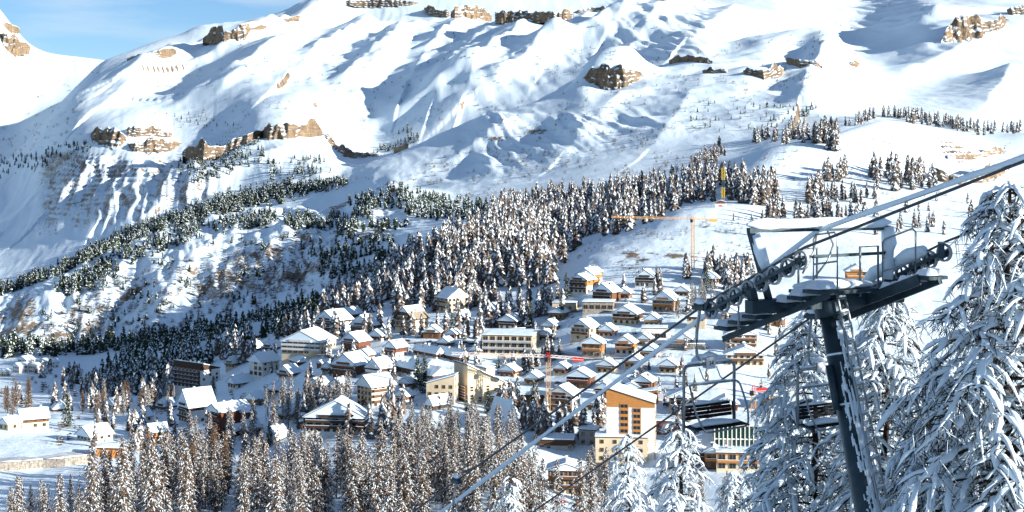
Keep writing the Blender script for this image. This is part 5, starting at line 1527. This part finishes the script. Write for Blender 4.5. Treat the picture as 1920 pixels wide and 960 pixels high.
def ribbon(name, pts, width, lift, m, thick=0):
    x, y, z = hit([p[0] for p in pts], [p[1] for p in pts])
    n_ = 40
    t = np.linspace(0, len(x) - 1, n_)
    X, Y = np.interp(t, np.arange(len(x)), x), np.interp(t, np.arange(len(x)), y)
    dx, dy = np.gradient(X), np.gradient(Y)
    L_ = np.hypot(dx, dy)
    nx, ny = -dy / L_, dx / L_
    v, f = [], []
    for i in range(n_):
        zc = float(np.max(zt([X[i] + nx[i] * k * width / 2 for k in (-1, 0, 1)], [Y[i] + ny[i] * k * width / 2 for k in (-1, 0, 1)]))) + lift
        v += [(X[i] - nx[i] * width / 2, Y[i] - ny[i] * width / 2, zc), (X[i] + nx[i] * width / 2, Y[i] + ny[i] * width / 2, zc)]
    for i in range(n_ - 1): f.append((2 * i, 2 * i + 1, 2 * i + 3, 2 * i + 2))
    me = bpy.data.meshes.new(name); me.from_pydata(v, [], f); me.materials.append(m)
    return link(name, me), list(zip(X, Y, [q[2] for q in v[::2]]))
M['slush'] = mat("packed_snow_road", (.34, .35, .37), (.62, .64, .67), .7, .25)
r1, c1 = ribbon('road', [(-30, 866), (60, 862), (130, 852), (185, 850), (260, 840)], 6, .35, M['slush']); tag(r1, kind='structure')
r2, c2 = ribbon('road', [(1118, 915), (1128, 880), (1138, 850), (1150, 822)], 7, .3, M['shaded_asphalt']); tag(r2, kind='structure')
r3, c3 = ribbon('road', [(1030, 660), (1100, 676), (1180, 672), (1260, 655), (1330, 652)], 4.5, .3, M['slush']); tag(r3, kind='structure')
r4, c4 = ribbon('road', [(560, 672), (640, 668), (720, 648), (800, 642), (905, 650)], 5, .3, M['slush']); tag(r4, kind='structure')
r5, c5 = ribbon('road', [(985, 590), (1060, 588), (1160, 587), (1270, 590)], 4.5, .3, M['slush']); tag(r5, kind='structure')
# stone walls: rows of rough blocks
def stone_wall(label, pts, h, name='retaining_wall'):
    x, y, z = hit([p[0] for p in pts], [p[1] for p in pts])
    o = empty(name, (x[0], y[0], z[0]))
    tag(o, label, 'wall')
    r = random.Random(len(label))
    for seg in range(len(x) - 1):
        a, b = Vector((x[seg], y[seg], z[seg])) - o.location, Vector((x[seg + 1], y[seg + 1], z[seg + 1])) - o.location
        mb = MB()
        n_ = max(3, int((b - a).length / 1.3))
        for i in range(n_):
            p, q = a.lerp(b, i / n_), a.lerp(b, (i + 1) / n_)
            for k in range(3):
                zz = Vector((0, 0, h * (k + .5) / 3 - .1 * k))
                mb.bar(p + zz + Vector((0, r.uniform(-.12, .12), 0)), q + zz + Vector((0, r.uniform(-.12, .12), 0)), .9, h / 3 * r.uniform(.9, 1.0))
        mb.bar(a + Vector((0, .2, -2)), b + Vector((0, .2, -2)), .8, 4.2)
        w_ = mb.build('wall_section', M['stone'], o)
        m2 = MB().tube([a + Vector((0, 0, h + .1)), a.lerp(b, .5) + Vector((0, 0, h + .16)), b + Vector((0, 0, h + .1))], .55, 6, flat=.4)
        m2.build('snow_cap', M['snow'], w_, smooth=True)
stone_wall('long stone retaining wall with railing below the left road', [(0, 882), (40, 880), (80, 877), (120, 874), (170, 868)], 3.2)
stone_wall('low wall with garage doors along the snowy bank left of the hanger', [(1216, 654), (1260, 655), (1322, 655)], 2.6)
stone_wall('short stone wall above the roofs right of the larch forest', [(940, 624), (985, 622)], 2.0)

# cars
def car_mesh():
    mb = MB()
    prof = [(-2.1, .35), (2.1, .35), (2.15, .75), (1.25, .92), (.65, 1.42), (-1.2, 1.45), (-1.95, .95), (-2.15, .8)]
    mb.prism(prof, -.85, .85)
    return mb
CARP = [mat("dark_car_paint", (.02, .025, .035), None, .25, spec=.5), mat("silver_car_paint", (.35, .37, .4), None, .25, spec=.5), mat("red_car_paint", (.3, .02, .02), None, .25, spec=.5)]
wheel_me = MB().tube([(0, -.1, 0), (0, .1, 0)], .33, 10).mesh('wheel', M['black'])
body_me = [car_mesh().mesh('body', c) for c in CARP]
glass_me = MB().prism([(1.16, .95), (.64, 1.36), (-1.18, 1.39), (-1.8, .97)], -.87, .87).mesh('windows', M['glass'])
csn = MB().prism([(.7, 1.43), (-1.25, 1.46), (-1.15, 1.66), (.55, 1.64)], -.8, .8).mesh('snow_cover', M['snow'])
def car(px, py, rz, c, label):
    x, y, z = anchor(px, py)
    o = empty('parked_car', (x, y, z + .3), math.radians(rz))
    tag(o, label, 'car', 'cars parked in the village')
    link('body', body_me[c], o); link('windows', glass_me, o); link('snow_cover', csn, o)
    for wx_ in (-1.35, 1.35):
        for wy_ in (-.8, .8): link('wheel', wheel_me, o, (wx_, wy_, .33))
car(872, 646, 5, 0, 'dark car, left of the two parked above the terraced rows')
car(886, 648, 5, 0, 'dark car, right of the two parked above the terraced rows')
car(1086, 657, 80, 0, 'dark car parked beside the left orange chalet')
car(1046, 723, 20, 1, 'silver car at the low wall left of the reddish gallery chalet')
car(1250, 762, 60, 0, 'dark car between the tower block and the shallow-roofed chalet')
car(985, 590, 10, 0, 'dark car on the upper lane below the forest edge')
car(975, 584, 10, 2, 'red car on the upper lane below the forest edge')
car(762, 642, 0, 0, 'dark car on the street under the partly bare roof')
car(806, 645, 0, 1, 'silver car on the street near the terraced rows')
car(1075, 796, 12, 0, 'dark car in front of the white apartment chalet')
car(1098, 800, 12, 1, 'silver car beside the dark one before the white apartment chalet')
car(325, 800, 30, 0, 'dark car under the trees right of the orange cabin')
car(1285, 586, 0, 1, 'snow-covered car right of the pale timber chalet')

# lamp posts
for px, py, lb in ((823, 640, 'street lamp before the small brown chalet'), (1116, 812, 'street lamp at the dark street bend'), (905, 668, 'street lamp left of the three-storey block')):
    x, y, z = anchor(px, py)
    o = empty('street_lamp', (x, y, z)); tag(o, lb, 'street lamp', 'street lamps')
    MB().tube([(0, 0, -.5), (0, 0, 6), (0, -.3, 6.4), (0, -1, 6.5)], .09, 6).build('pole', M['galv'], o)
    MB().box(-.18, .18, -1.5, -.8, 6.4, 6.58).build('lamp_head', M['white'], o)

# skiers gathered in front of the chalet
JK = [mat("red_jacket", (.6, .03, .03), None, .7), mat("dark_jacket", (.03, .04, .07), None, .7), mat("orange_jacket", (.7, .2, .03), None, .7)]
SKIN, PANT = mat("skin", (.5, .32, .24), None, .6), mat("dark_trousers", (.03, .03, .04), None, .8)
def person_mesh(seed):
    r = random.Random(seed)
    k = r.uniform(-.06, .06)
    V = [((0, 0, .95), .15), ((0, 0, 1.2), .16), ((0, 0, 1.42), .17), ((0, 0, 1.53), .065), ((0, -.02, 1.62), .095), ((0, -.02, 1.72), .10),
         ((.2, 0, 1.43), .07), ((.27, -.05 + k, 1.17), .058), ((.24, -.2 + k, .98), .045), ((-.2, 0, 1.43), .07), ((-.28, -.03 - k, 1.17), .058), ((-.26, -.16 - k, .97), .045),
         ((.1, 0, .88), .10), ((.12, -.04, .5), .075), ((.13, 0, .08), .06), ((.14, -.14, .04), .055), ((-.1, 0, .88), .10), ((-.12, .02, .5), .075), ((-.13, .05, .08), .06), ((-.14, -.1, .04), .055)]
    E = [(0, 1), (1, 2), (2, 3), (3, 4), (4, 5), (2, 6), (6, 7), (7, 8), (2, 9), (9, 10), (10, 11), (0, 12), (12, 13), (13, 14), (14, 15), (0, 16), (16, 17), (17, 18), (18, 19)]
    me = bpy.data.meshes.new('tmp'); me.from_pydata([v[0] for v in V], E, [])
    ob = bpy.data.objects.new('tmp', me); COL.objects.link(ob)
    md = ob.modifiers.new('skin', 'SKIN')
    for i, sv in enumerate(me.skin_vertices[0].data):
        sv.radius = (V[i][1], V[i][1]); sv.use_root = (i == 0)
    ob.modifiers.new('sub', 'SUBSURF').levels = 1
    dg = bpy.context.evaluated_depsgraph_get()
    out = bpy.data.meshes.new_from_object(ob.evaluated_get(dg))
    bpy.data.objects.remove(ob)
    out.name = 'person'
    return out
PB = [person_mesh(i) for i in range(2)]
for k, (px, py, c, lb) in enumerate([(1072, 933, 1, 'person in dark ski clothes at the left of the group before the meeting-point chalet'), (1077, 934, 0, 'person in a red ski jacket left of centre in the group before the chalet'),
        (1081, 933, 1, 'person in dark ski clothes in the middle of the group before the chalet'), (1085, 934, 2, 'person in an orange ski jacket in the group before the chalet'),
        (1089, 934, 0, 'person in a red ski jacket at the right end of the group'), (1108, 944, 0, 'person in red standing apart by the red barriers')]):
    x, y, z = anchor(px, py, 200.)
    me = PB[k % 2].copy()
    me.materials.clear()
    for mm in (JK[c], PANT, SKIN): me.materials.append(mm)
    for p_ in me.polygons:
        zc = p_.center.z
        p_.material_index = 2 if 1.55 < zc < 1.72 and p_.center.y < .0 else (1 if zc < .9 and abs(p_.center.x) < .2 else 0)
        p_.use_smooth = True
    o = link('person', me, None, (x, y, z), (0, 0, .9 * k))
    tag(o, lb, 'person', 'skiers at the meeting point')
for k, (px, py) in enumerate(((1040, 944), (1056, 945), (1086, 946), (1103, 946), (1120, 945))):
    x, y, z = anchor(px, py, 200.)
    o = empty('barrier_panel', (x, y, z)); tag(o, ['red barrier panel at the left end of the fenced snow', 'second red barrier panel from the left on the snow', 'middle red barrier panel before the chalet', 'fourth red barrier panel from the left on the snow', 'red barrier panel at the right end of the fenced snow'][k], 'barrier', 'red barriers at the meeting point')
    MB().box(-1.1, 1.1, -.06, .06, .35, 1.15).build('panel', M['red'], o)
    for xx in (-.9, .9): MB().box(xx - .05, xx + .05, -.1, -.07, -.3, 1.2).build('post', M['galv'], o)

# ------------------------------------------------------------------ chairlift
LA_ = math.radians(33.0)
E1 = Vector((math.cos(LA_), math.sin(LA_), 0))          # across the line, left train to right train
E2 = Vector((math.sin(LA_), -math.cos(LA_), 0))         # uphill along the line
O_ = Vector((6.42, 28.6, -2.95))
UP = (-E2 * math.sin(math.radians(15)) + Vector((0, 0, math.cos(math.radians(15))))).normalized()
BASE = O_ - UP * 12.0
def T(a, b, c): return O_ + E1 * a + E2 * b + Vector((0, 0, c)) - BASE
tower = empty('lift_tower', BASE)
tag(tower, 'leaning blue-grey steel chairlift tower with ladder, sheave trains and snowy platforms', 'lift tower')
PT = lambda q: O_ - UP * q - BASE
pole = MB().tube([PT(12), PT(6), PT(.1)], [.30, .26, .205], 24).build('pole', M['steel'], tower, smooth=True)
for q in (1.0, 2.0, 4.6):
    rr_ = .205 + .055 * q / 6 + .008
    MB().tube([PT(q + .02), PT(q - .02)], rr_, 24).build('weld_ring', M['tsnow'], pole, smooth=True)
# wind-packed snow on the side of the pole
r = random.Random(3)
XR = E1.copy(); XF = UP.cross(E1).normalized()
XF = XF * (1 if XF.dot(E2) > 0 else -1)
na, nq = 26, 300
aa, qq = np.meshgrid(np.radians(np.linspace(20, 150, na)), np.linspace(.35, 8.8, nq), indexing='ij')
cov = fbm(aa * 2.2, qq * .9, 4, 610) + .6 * fbm(aa * 6, qq * 4.5, 3, 615) + .42 * np.exp(-((aa - math.radians(92)) / math.radians(34)) ** 2) - .16 - .25 * sstep(2.5, .4, qq)
rad_ = .205 + .055 * np.minimum(qq, 6) / 6 + .04 * np.maximum(0, qq - 6) / 6 + .003 + np.clip(cov, 0, .4) * .06
v, f = [], []
for i in range(na):
    for j in range(nq):
        v.append(PT(float(qq[i, j])) + (XR * math.cos(aa[i, j]) + XF * math.sin(aa[i, j])) * float(rad_[i, j]))
for i in range(na - 1):
    for j in range(nq - 1):
        if cov[i:i + 2, j:j + 2].mean() > .02: f.append((i * nq + j, i * nq + j + 1, (i + 1) * nq + j + 1, (i + 1) * nq + j))
me = bpy.data.meshes.new('snow_crust'); me.from_pydata(v, [], f); me.materials.append(M['tsnow'])
cr_o = link('snow_crust', me, pole); cr_o['kind'] = 'stuff'
MB().tube([PT(2.1) - E1 * .30, PT(1.2) - E1 * .28], .075, 10).build('equipment_tube', M['steel'], tower, smooth=True)
# ladder
lad = MB()
off = (E1 * .35 + E2 * .9).normalized() * .33
LS = (E1 * .9 - E2 * .35).normalized()
rails = [off - LS * .19, off + LS * .19]
for rl in rails: lad.tube([PT(11) + rl * 1.3, PT(6) + rl * 1.16, PT(-.25) + rl], .027, 6)
ladder = lad.build('ladder', M['galv'], tower)
rung = MB().bar(-LS * .19, LS * .19, .035).mesh('rung', M['galv'])
lsn = MB().tube([-LS * .17, Vector((0, 0, .015)), LS * .17], [.03, .05, .03], 6, flat=.6).mesh('rung_snow', M['tsnow'], True)
for k in range(32):
    q = -.15 + k * .29
    kk = 1 + .16 * max(0, min(q, 6)) / 6
    link('rung', rung, ladder, PT(q) + off * kk, None, (1.1, 1.1, 1))
    if r.random() < .8: link('rung_snow', lsn, ladder, PT(q) + off * kk + Vector((0, 0, .045)))
mb = MB()
for k in range(70):
    q = r.uniform(0, 8.5); p0 = PT(q) + off * (.86 + .1 * q / 6) + LS * r.uniform(-.12, .12)
    mb.tube([p0, p0 - UP * r.uniform(.06, .2)], [r.uniform(.03, .06), r.uniform(.02, .05)], 5)
x_ = mb.build('ladder_snow', M['tsnow'], ladder, smooth=True); x_['kind'] = 'stuff'

# crossarm and head
MB().bar(T(-2.15, 0, .08), T(2.15, 0, .08), .22, .26).build('crossarm', M['steel'], tower)
MB().tube([PT(.25), PT(-.06)], .29, 24).build('head_plate', M['steel'], tower)
SLW = .457
def wheel_mesh():
    mb = MB()
    n_ = 20
    R_ = .187
    prof = [(R_ * .78, -.03), (R_ * .93, -.035), (R_, -.03), (R_, .03), (R_ * .93, .035), (R_ * .78, .03)]
    vs_, fs_ = [], []
    for k in range(n_):
        a = 2 * math.pi * k / n_
        for rad, x in prof: vs_.append((x, rad * math.cos(a), rad * math.sin(a)))
    m_ = len(prof)
    for k in range(n_):
        for j in range(m_):
            a, b = k * m_ + j, k * m_ + (j + 1) % m_
            c, d = ((k + 1) % n_) * m_ + (j + 1) % m_, ((k + 1) % n_) * m_ + j
            fs_.append((a, b, c, d))
    mb.add(vs_, fs_, 0)
    for k in range(5):
        a = 2 * math.pi * k / 5
        mb.bar((0, .03 * math.cos(a), .03 * math.sin(a)), (0, R_ * .8 * math.cos(a), R_ * .8 * math.sin(a)), .03, .035, 1)
    mb.tube([(-.06, 0, 0), (.06, 0, 0)], .045, 10, 1)
    return mb.mesh('sheave_wheel', [M['rubber'], M['steel']])
WHEEL = wheel_mesh()
def train(e1, z0, ts, front, name):
    tp = lambda t, de=0, dz=0: T(e1 + de, t, z0 + SLW * t + dz)
    mb = MB()
    mb.bar(tp(-1.36, .1), tp(1.36, .1), .05, .15)
    mb.bar(tp(.1, -.07), tp(1.2, -.07), .03, .07)
    mb.bar(tp(-1.2, -.07, -.02), tp(-.25, -.07, -.02), .03, .06)
    mb.bar(tp(0, -.1, -.05), T(e1, 0, .1), .14, .16)
    o = mb.build('sheave_train', M['steel'], tower)
    for t in ts: link('sheave_wheel', WHEEL, o, tp(t), (0, 0, LA_))
    sn = MB()
    for k in range(7):
        t = -1.15 + k * .36
        if r.random() < .8:
            sn.tube([tp(t, .09, .1), tp(t + .14, .09, .13), tp(t + .3, .09, .1)], [.03, .06, .03], 6, flat=.8)
    s_ = sn.build('train_snow', M['tsnow'], o, smooth=True); s_['kind'] = 'stuff'
    return o
TS = [-1.28 + k * .366 for k in range(8)]
train(-2.0, .48, TS, -1, 'left')
tr_r = train(2.0, .48, TS[4:], -1, 'right')
# snow over the right train
tp = lambda t, de=0, dz=0: T(2.0 + de, t, .48 + SLW * t + dz)
MB().tube([tp(-.9, 0, .2), tp(-.5, -.05, .3), tp(0, 0, .26), tp(.4, -.05, .3), tp(.75, 0, .24), tp(.85, 0, .15)], [.08, .2, .17, .21, .17, .06], 8, flat=.75).build('train_snow', M['tsnow'], tr_r, smooth=True)
MB().bar(tp(1.3, -.12, -.12), tp(1.3, -.12, .22), .07, .12).build('end_bracket', M['steel'], tr_r)
MB().bar(T(-2.0, -1.42, -.10), T(-2.0, -1.30, .12), .12, .07).build('end_bracket', M['steel'], tower)

# stepped catwalks
CZ = lambda b: .04 + .373 * b
def catwalk(e1, b0, b1, n_):
    o = MB().bar(T(e1, b0, CZ(b0) - .18), T(e1, b1, CZ(b1) - .14), .07, .12).build('catwalk', M['steel'], tower)
    st = MB().box(-.28, .28, -.2, .2, -.035, .035).mesh('step', M['steel'])
    for k in range(n_):
        b = b0 + (b1 - b0) * (k + .5) / n_
        sp_ = link('step', st, o, T(e1, b, CZ(b)), (0, 0, LA_))
        m_ = MB()
        nn = 6
        vs_, fs_ = [], []
        for i in range(nn + 1):
            for j in range(nn + 1):
                u_, w_ = i / nn, j / nn
                e = min(1, 5 * min(u_, 1 - u_, w_, 1 - w_) + .25)
                vs_.append((-.29 + .58 * u_, -.21 + .42 * w_, .037 + (.02 if e < .3 else .14 * e * r.uniform(.85, 1.15))))
        for i in range(nn):
            for j in range(nn):
                a = i * (nn + 1) + j
                fs_.append((a, a + nn + 1, a + nn + 2, a + 1))
        m_.add(vs_, fs_)
        m_.build('step_snow', M['tsnow'], sp_, smooth=True)
    return o
catwalk(-1.25, -1.75, 1.25, 7)
cw = catwalk(1.3, -1.0, 1.75, 6)
MB().bar(T(1.62, -1.0, CZ(-1.0) - .02), T(1.62, 1.5, CZ(1.5) - .02), .05, .22).build('side_channel', M['steel'], cw)
MB().bar(T(1.0, -1.0, CZ(-1.0) - .02), T(1.0, 1.5, CZ(1.5) - .02), .05, .22).build('side_channel', M['steel'], cw)
pl = MB().bar(T(-.75, .05, .30), T(1.0, .05, .30), .8, .07).build('platform', M['steel'], tower)
MB().tube([T(-.8, .1, .40), T(-.3, .1, .44), T(.3, .05, .42), T(.95, .05, .40)], [.30, .38, .36, .3], 10, flat=.3).build('platform_snow', M['tsnow'], pl, smooth=True)

def rail(pts, rad=.021):
    return MB().tube(pts, rad, 6, cap=True).build('railing', M['galv'], tower, smooth=True)
rail([T(-.45, .05, .3), T(-.45, .05, 1.35), T(-.45, .12, 1.45), T(-.45, .62, 1.52), T(-.45, .7, 1.42), T(-.45, .7, .35)])
rail([T(-.45, .05, .85), T(-.45, .7, .95)])
rail([T(.72, .2, .15), T(.72, .2, 1.17), T(1.25, .2, 1.17), T(1.25, .2, .15)], .028)
rail([T(-.62, -.2, .3), T(-.62, -.2, 1.15), T(-.1, -.2, 1.15), T(-.1, -.2, .3)], .028)
rail([T(1.55, .05, CZ(.05)), T(1.55, .05, 1.22), T(1.55, .12, 1.3), T(1.55, .85, 1.55), T(1.55, .93, 1.48), T(1.55, .93, CZ(.93))])
rail([T(1.55, .05, .62), T(1.55, .93, .9)], .016)
rail([T(-1.6, -.9, -.5), T(-1.6, -.9, .35)])
# lifting frame over the sheaves
fr = MB()
fr.bar(T(-1.62, 0, .2), T(-2.1, 0, 1.55), .11, .11)
fr.bar(T(1.72, 0, .2), T(1.72, 0, 1.5), .11, .11)
fr.bar(T(-2.16, 0, 1.58), T(1.8, 0, 1.53), .10, .09)
fr.bar(T(-1.2, 0, 1.0), T(1.72, 0, 1.0), .06, .06)
frame = fr.build('lifting_frame', M['steel'], tower)
pts_, rs_ = [], []
for k in range(15):
    t = k / 14
    pts_.append(T(-2.2 + 4.05 * t, r.uniform(-.02, .02), 1.69 - .05 * t)); rs_.append((.06 if k in (0, 14) else 1) * r.uniform(.12, .16) + (.03 if k in (0, 14) else 0))
MB().tube(pts_, rs_, 8, flat=.85).build('frame_snow', M['tsnow'], frame, smooth=True)
MB().tube([T(-2.02, .03, 1.5), T(-1.92, .05, 1.2), T(-1.8, .05, .9), T(-1.7, .05, .65)], [.1, .13, .12, .06], 8).build('frame_snow', M['tsnow'], frame, smooth=True)
MB().tube([T(1.72, .03, 1.55), T(1.75, .05, 1.2), T(1.72, .05, .8), T(1.7, .05, .45)], [.13, .16, .14, .1], 8).build('frame_snow', M['tsnow'], frame, smooth=True)
rail([T(-.3, 0, 1.45), T(-.5, .1, 1.1), T(-.9, .2, .7)], .02)
rail([T(.0, 0, 1.5), T(-.15, .3, 1.25), T(-.4, .4, .95), T(-.75, .35, .6)], .02)

# ropes
M['rope'] = mat("steel_rope", (.045, .05, .06), (.075, .08, .09), .5, 40)
def W_(a, b, c): return O_ + E1 * a + E2 * b + Vector((0, 0, c))
def rope(e1, zc, name, label, up_sl, dn1, dn2, rad, t0=1.35, flat=1.0, snow=None):
    zt_ = zc + SLW * t0 if t0 else zc
    zb_ = zc - SLW * t0 if t0 else zc
    pts = [W_(e1, 28, zt_ + up_sl * (28 - t0)), W_(e1, 12, zt_ + up_sl * (12 - t0) - .02)]
    pts += [W_(e1, b, zt_ + up_sl * (b - t0)) for b in (6, 3)]
    if t0: pts += [W_(e1, t0 * k, zc + SLW * t0 * k) for k in (1, .5, 0, -.5, -1)]
    else: pts += [W_(e1, 0, zc)]
    pts += [W_(e1, -b, zb_ - dn1 * (b - t0)) for b in (3, 6, 10, 16)]
    zl_ = zb_ - dn1 * (16 - t0)
    pts += [W_(e1, -b, zl_ - dn2 * (b - 16)) for b in (30, 50, 80)]
    c0 = pts[-1]
    mb = MB().tube([p - c0 for p in pts], rad, 8, flat=flat)
    o = mb.build(name, M['rope'], None, smooth=True, loc=c0)
    tag(o, label, 'cable')
    if snow:
        q = []
        for i in range(len(pts) - 1):
            L_ = (pts[i + 1] - pts[i]).length
            n_ = max(1, int(L_ / .7))
            q += [pts[i].lerp(pts[i + 1], k / n_) for k in range(n_)]
        rs2 = [snow * r.uniform(.82, 1.15) for _ in q]
        sn = MB().tube([p - c0 + Vector((0, 0, snow * .7)) for p in q], rs2, 8, flat=1.15)
        sn.build('snow_sleeve', M['tsnow'], o, smooth=True)
    return o
rope(-2.0, .48 + .187 + .02, 'haul_cable', 'dark haul cable over the left sheaves carrying the numbered chair', .335, .555, .40, .028)
rope(2.0, .48 + .187 + .02, 'haul_cable', 'dark haul cable running over the far sheaves behind the ladder', .36, .60, .40, .026)
rope(-.25, 1.5, 'signal_cable', 'thick snow-sleeved signal cable strung from the lifting frame', .30, .585, .40, .02, t0=0, snow=.05)

# chairs
def bent(pts, rad, n=5, m=0, mb=None):
    """tube through points with rounded corners"""
    P = [Vector(p) for p in pts]
    out = [P[0]]
    for i in range(1, len(P) - 1):
        a, b, c = P[i - 1], P[i], P[i + 1]
        q = min(.13, (a - b).length * .45, (c - b).length * .45)
        s, e = b + (a - b).normalized() * q, b + (c - b).normalized() * q
        for k in range(n + 1):
            t = k / n
            out.append(s.lerp(b, t).lerp(b.lerp(e, t), t))
    out.append(P[-1])
    return (mb or MB()).tube(out, rad, 8, m)
def chair(e1, b, zc, label, number=None, full=True):
    loc = W_(e1, b, zc)
    o = empty('lift_chair', loc - Vector((0, 0, 0)), LA_ - 0)      # local x across the line, local -y uphill
    tag(o, label, 'lift chair', 'chairs on the lift')
    bent([(0, 0, .03), (-.02, 0, -.1), (-.09, 0, -.45), (-.09, 0, -.95), (.04, 0, -1.1), (.25, 0, -1.12)], .033).build('hanger', M['galv'], o, smooth=True)
    MB().box(-.07, .07, -.18, .18, -.02, .07).tube([(0, -.14, .08), (0, .14, .08)], .05, 8).build('grip', M['steel'], o)
    MB().tube([(0, -.14, .13), (0, .02, .16), (0, .15, .12)], [.04, .08, .03], 6).build('grip_snow', M['tsnow'], o, smooth=True)
    L_, R_ = .25 - .68, .25 + .68
    bent([(L_, 0, -2.45), (L_, 0, -1.14), (R_, 0, -1.14), (R_, 0, -2.35)], .034).build('frame', M['galv'], o, smooth=True)
    pts = [(L_ + .1, 0, -1.095), (L_ + .35, 0, -1.08), (.25, 0, -1.085), (R_ - .35, 0, -1.08), (R_ - .1, 0, -1.095)]
    MB().tube(pts, [.02, .035, .03, .04, .02], 6).build('frame_snow', M['tsnow'], o, smooth=True)
    pl = MB().box(.25 - .12, .25 + .12, -.06, -.045, -1.24, -1.0).build('number_plate', mat("plate_white", (.75, .76, .76), None, .5), o)
    MB().box(.25 - .13, .25 + .13, -.04, .06, -1.22, -1.02).build('hanger_joint', M['galv'], o)
    if number:
        cu = bpy.data.curves.new('number', 'FONT')
        cu.body = number; cu.size = .13; cu.align_x = 'CENTER'; cu.extrude = .002
        to = bpy.data.objects.new('tmp', cu); COL.objects.link(to)
        me = bpy.data.meshes.new_from_object(to.evaluated_get(bpy.context.evaluated_depsgraph_get()))
        bpy.data.objects.remove(to)
        me.materials.clear(); me.materials.append(M['black'])
        link('number', me, pl, (.25, -.064, -1.165), (math.radians(90), 0, 0))
    MB().tube([(.05, 0, -.98), (.25, 0, -.93), (.44, 0, -.98)], [.05, .09, .05], 8, flat=.6).build('plate_snow', M['tsnow'], o, smooth=True)
    # seat and backrest of slats, facing uphill
    for k in range(4):
        MB().bar((L_ + .04, .10 - .02 * k, -2.0 - .075 * k), (R_ - .04, .10 - .02 * k, -2.0 - .075 * k), .03, .065).build('back_slat', M['black'], o)
    for k in range(5):
        MB().bar((L_ + .04, .02 - .10 * k, -2.38), (R_ - .04, .02 - .10 * k, -2.38), .085, .03).build('seat_slat', M['black'], o)
    for xx in (L_, R_):
        MB().tube([(xx, .05, -1.98), (xx, .02, -2.36), (xx, -.45, -2.40)], .026, 6).build('seat_bracket', M['steel'], o)
    MB().tube([(L_ + .1, -.2, -2.34), (.1, -.2, -2.30), (.5, -.22, -2.31), (R_ - .1, -.2, -2.34)], [.1, .2, .18, .1], 8, flat=.3).build('seat_snow', M['tsnow'], o, smooth=True)
    MB().tube([(L_ + .1, .1, -1.96), (.2, .1, -1.95), (R_ - .1, .1, -1.96)], [.02, .035, .02], 6).build('back_snow', M['tsnow'], o, smooth=True)
    # restraint bar with footrest
    bent([(L_ + .05, -.12, -1.52), (R_ + .02, -.12, -1.52), (R_ + .06, -.35, -2.05), (R_ + .02, -.42, -2.42), (L_ + .2, -.42, -2.46), (L_ + .02, -.35, -2.05), (L_ + .05, -.12, -1.53)], .022).build('restraint_bar', M['galv'], o, smooth=True)
    for xx in (.0, .46):
        MB().tube([(xx - .04, -.02, -1.2), (xx + .02, -.08, -1.42), (xx + .12, -.12, -1.5)], .014, 6).build('link_rod', M['galv'], o)
    MB().tube([(L_ + .15, -.12, -1.49), (.25, -.12, -1.485), (R_ - .1, -.12, -1.49)], [.012, .022, .012], 6).build('bar_snow', M['tsnow'], o, smooth=True)
    return o
chair(-2.0, -1.62, .687 - SLW * 1.35 - .555 * .27 - .03, 'empty two-seat lift chair numbered 34 hanging below the left sheaves', '34')
chair(2.0, -2.45, .687 - SLW * 1.35 - .60 * 1.1 - .03, 'empty lift chair with snowy seat in front of the larch, left of the tower pole')
chair(-2.0, -11.4, .687 - SLW * 1.35 - .555 * 10.05 - .03, 'lift chair at the lower edge of which only the hanger shows')
for o_ in bpy.data.objects:
    if o_.name.split('.')[0] == 'snow_load': o_['kind'] = 'stuff'
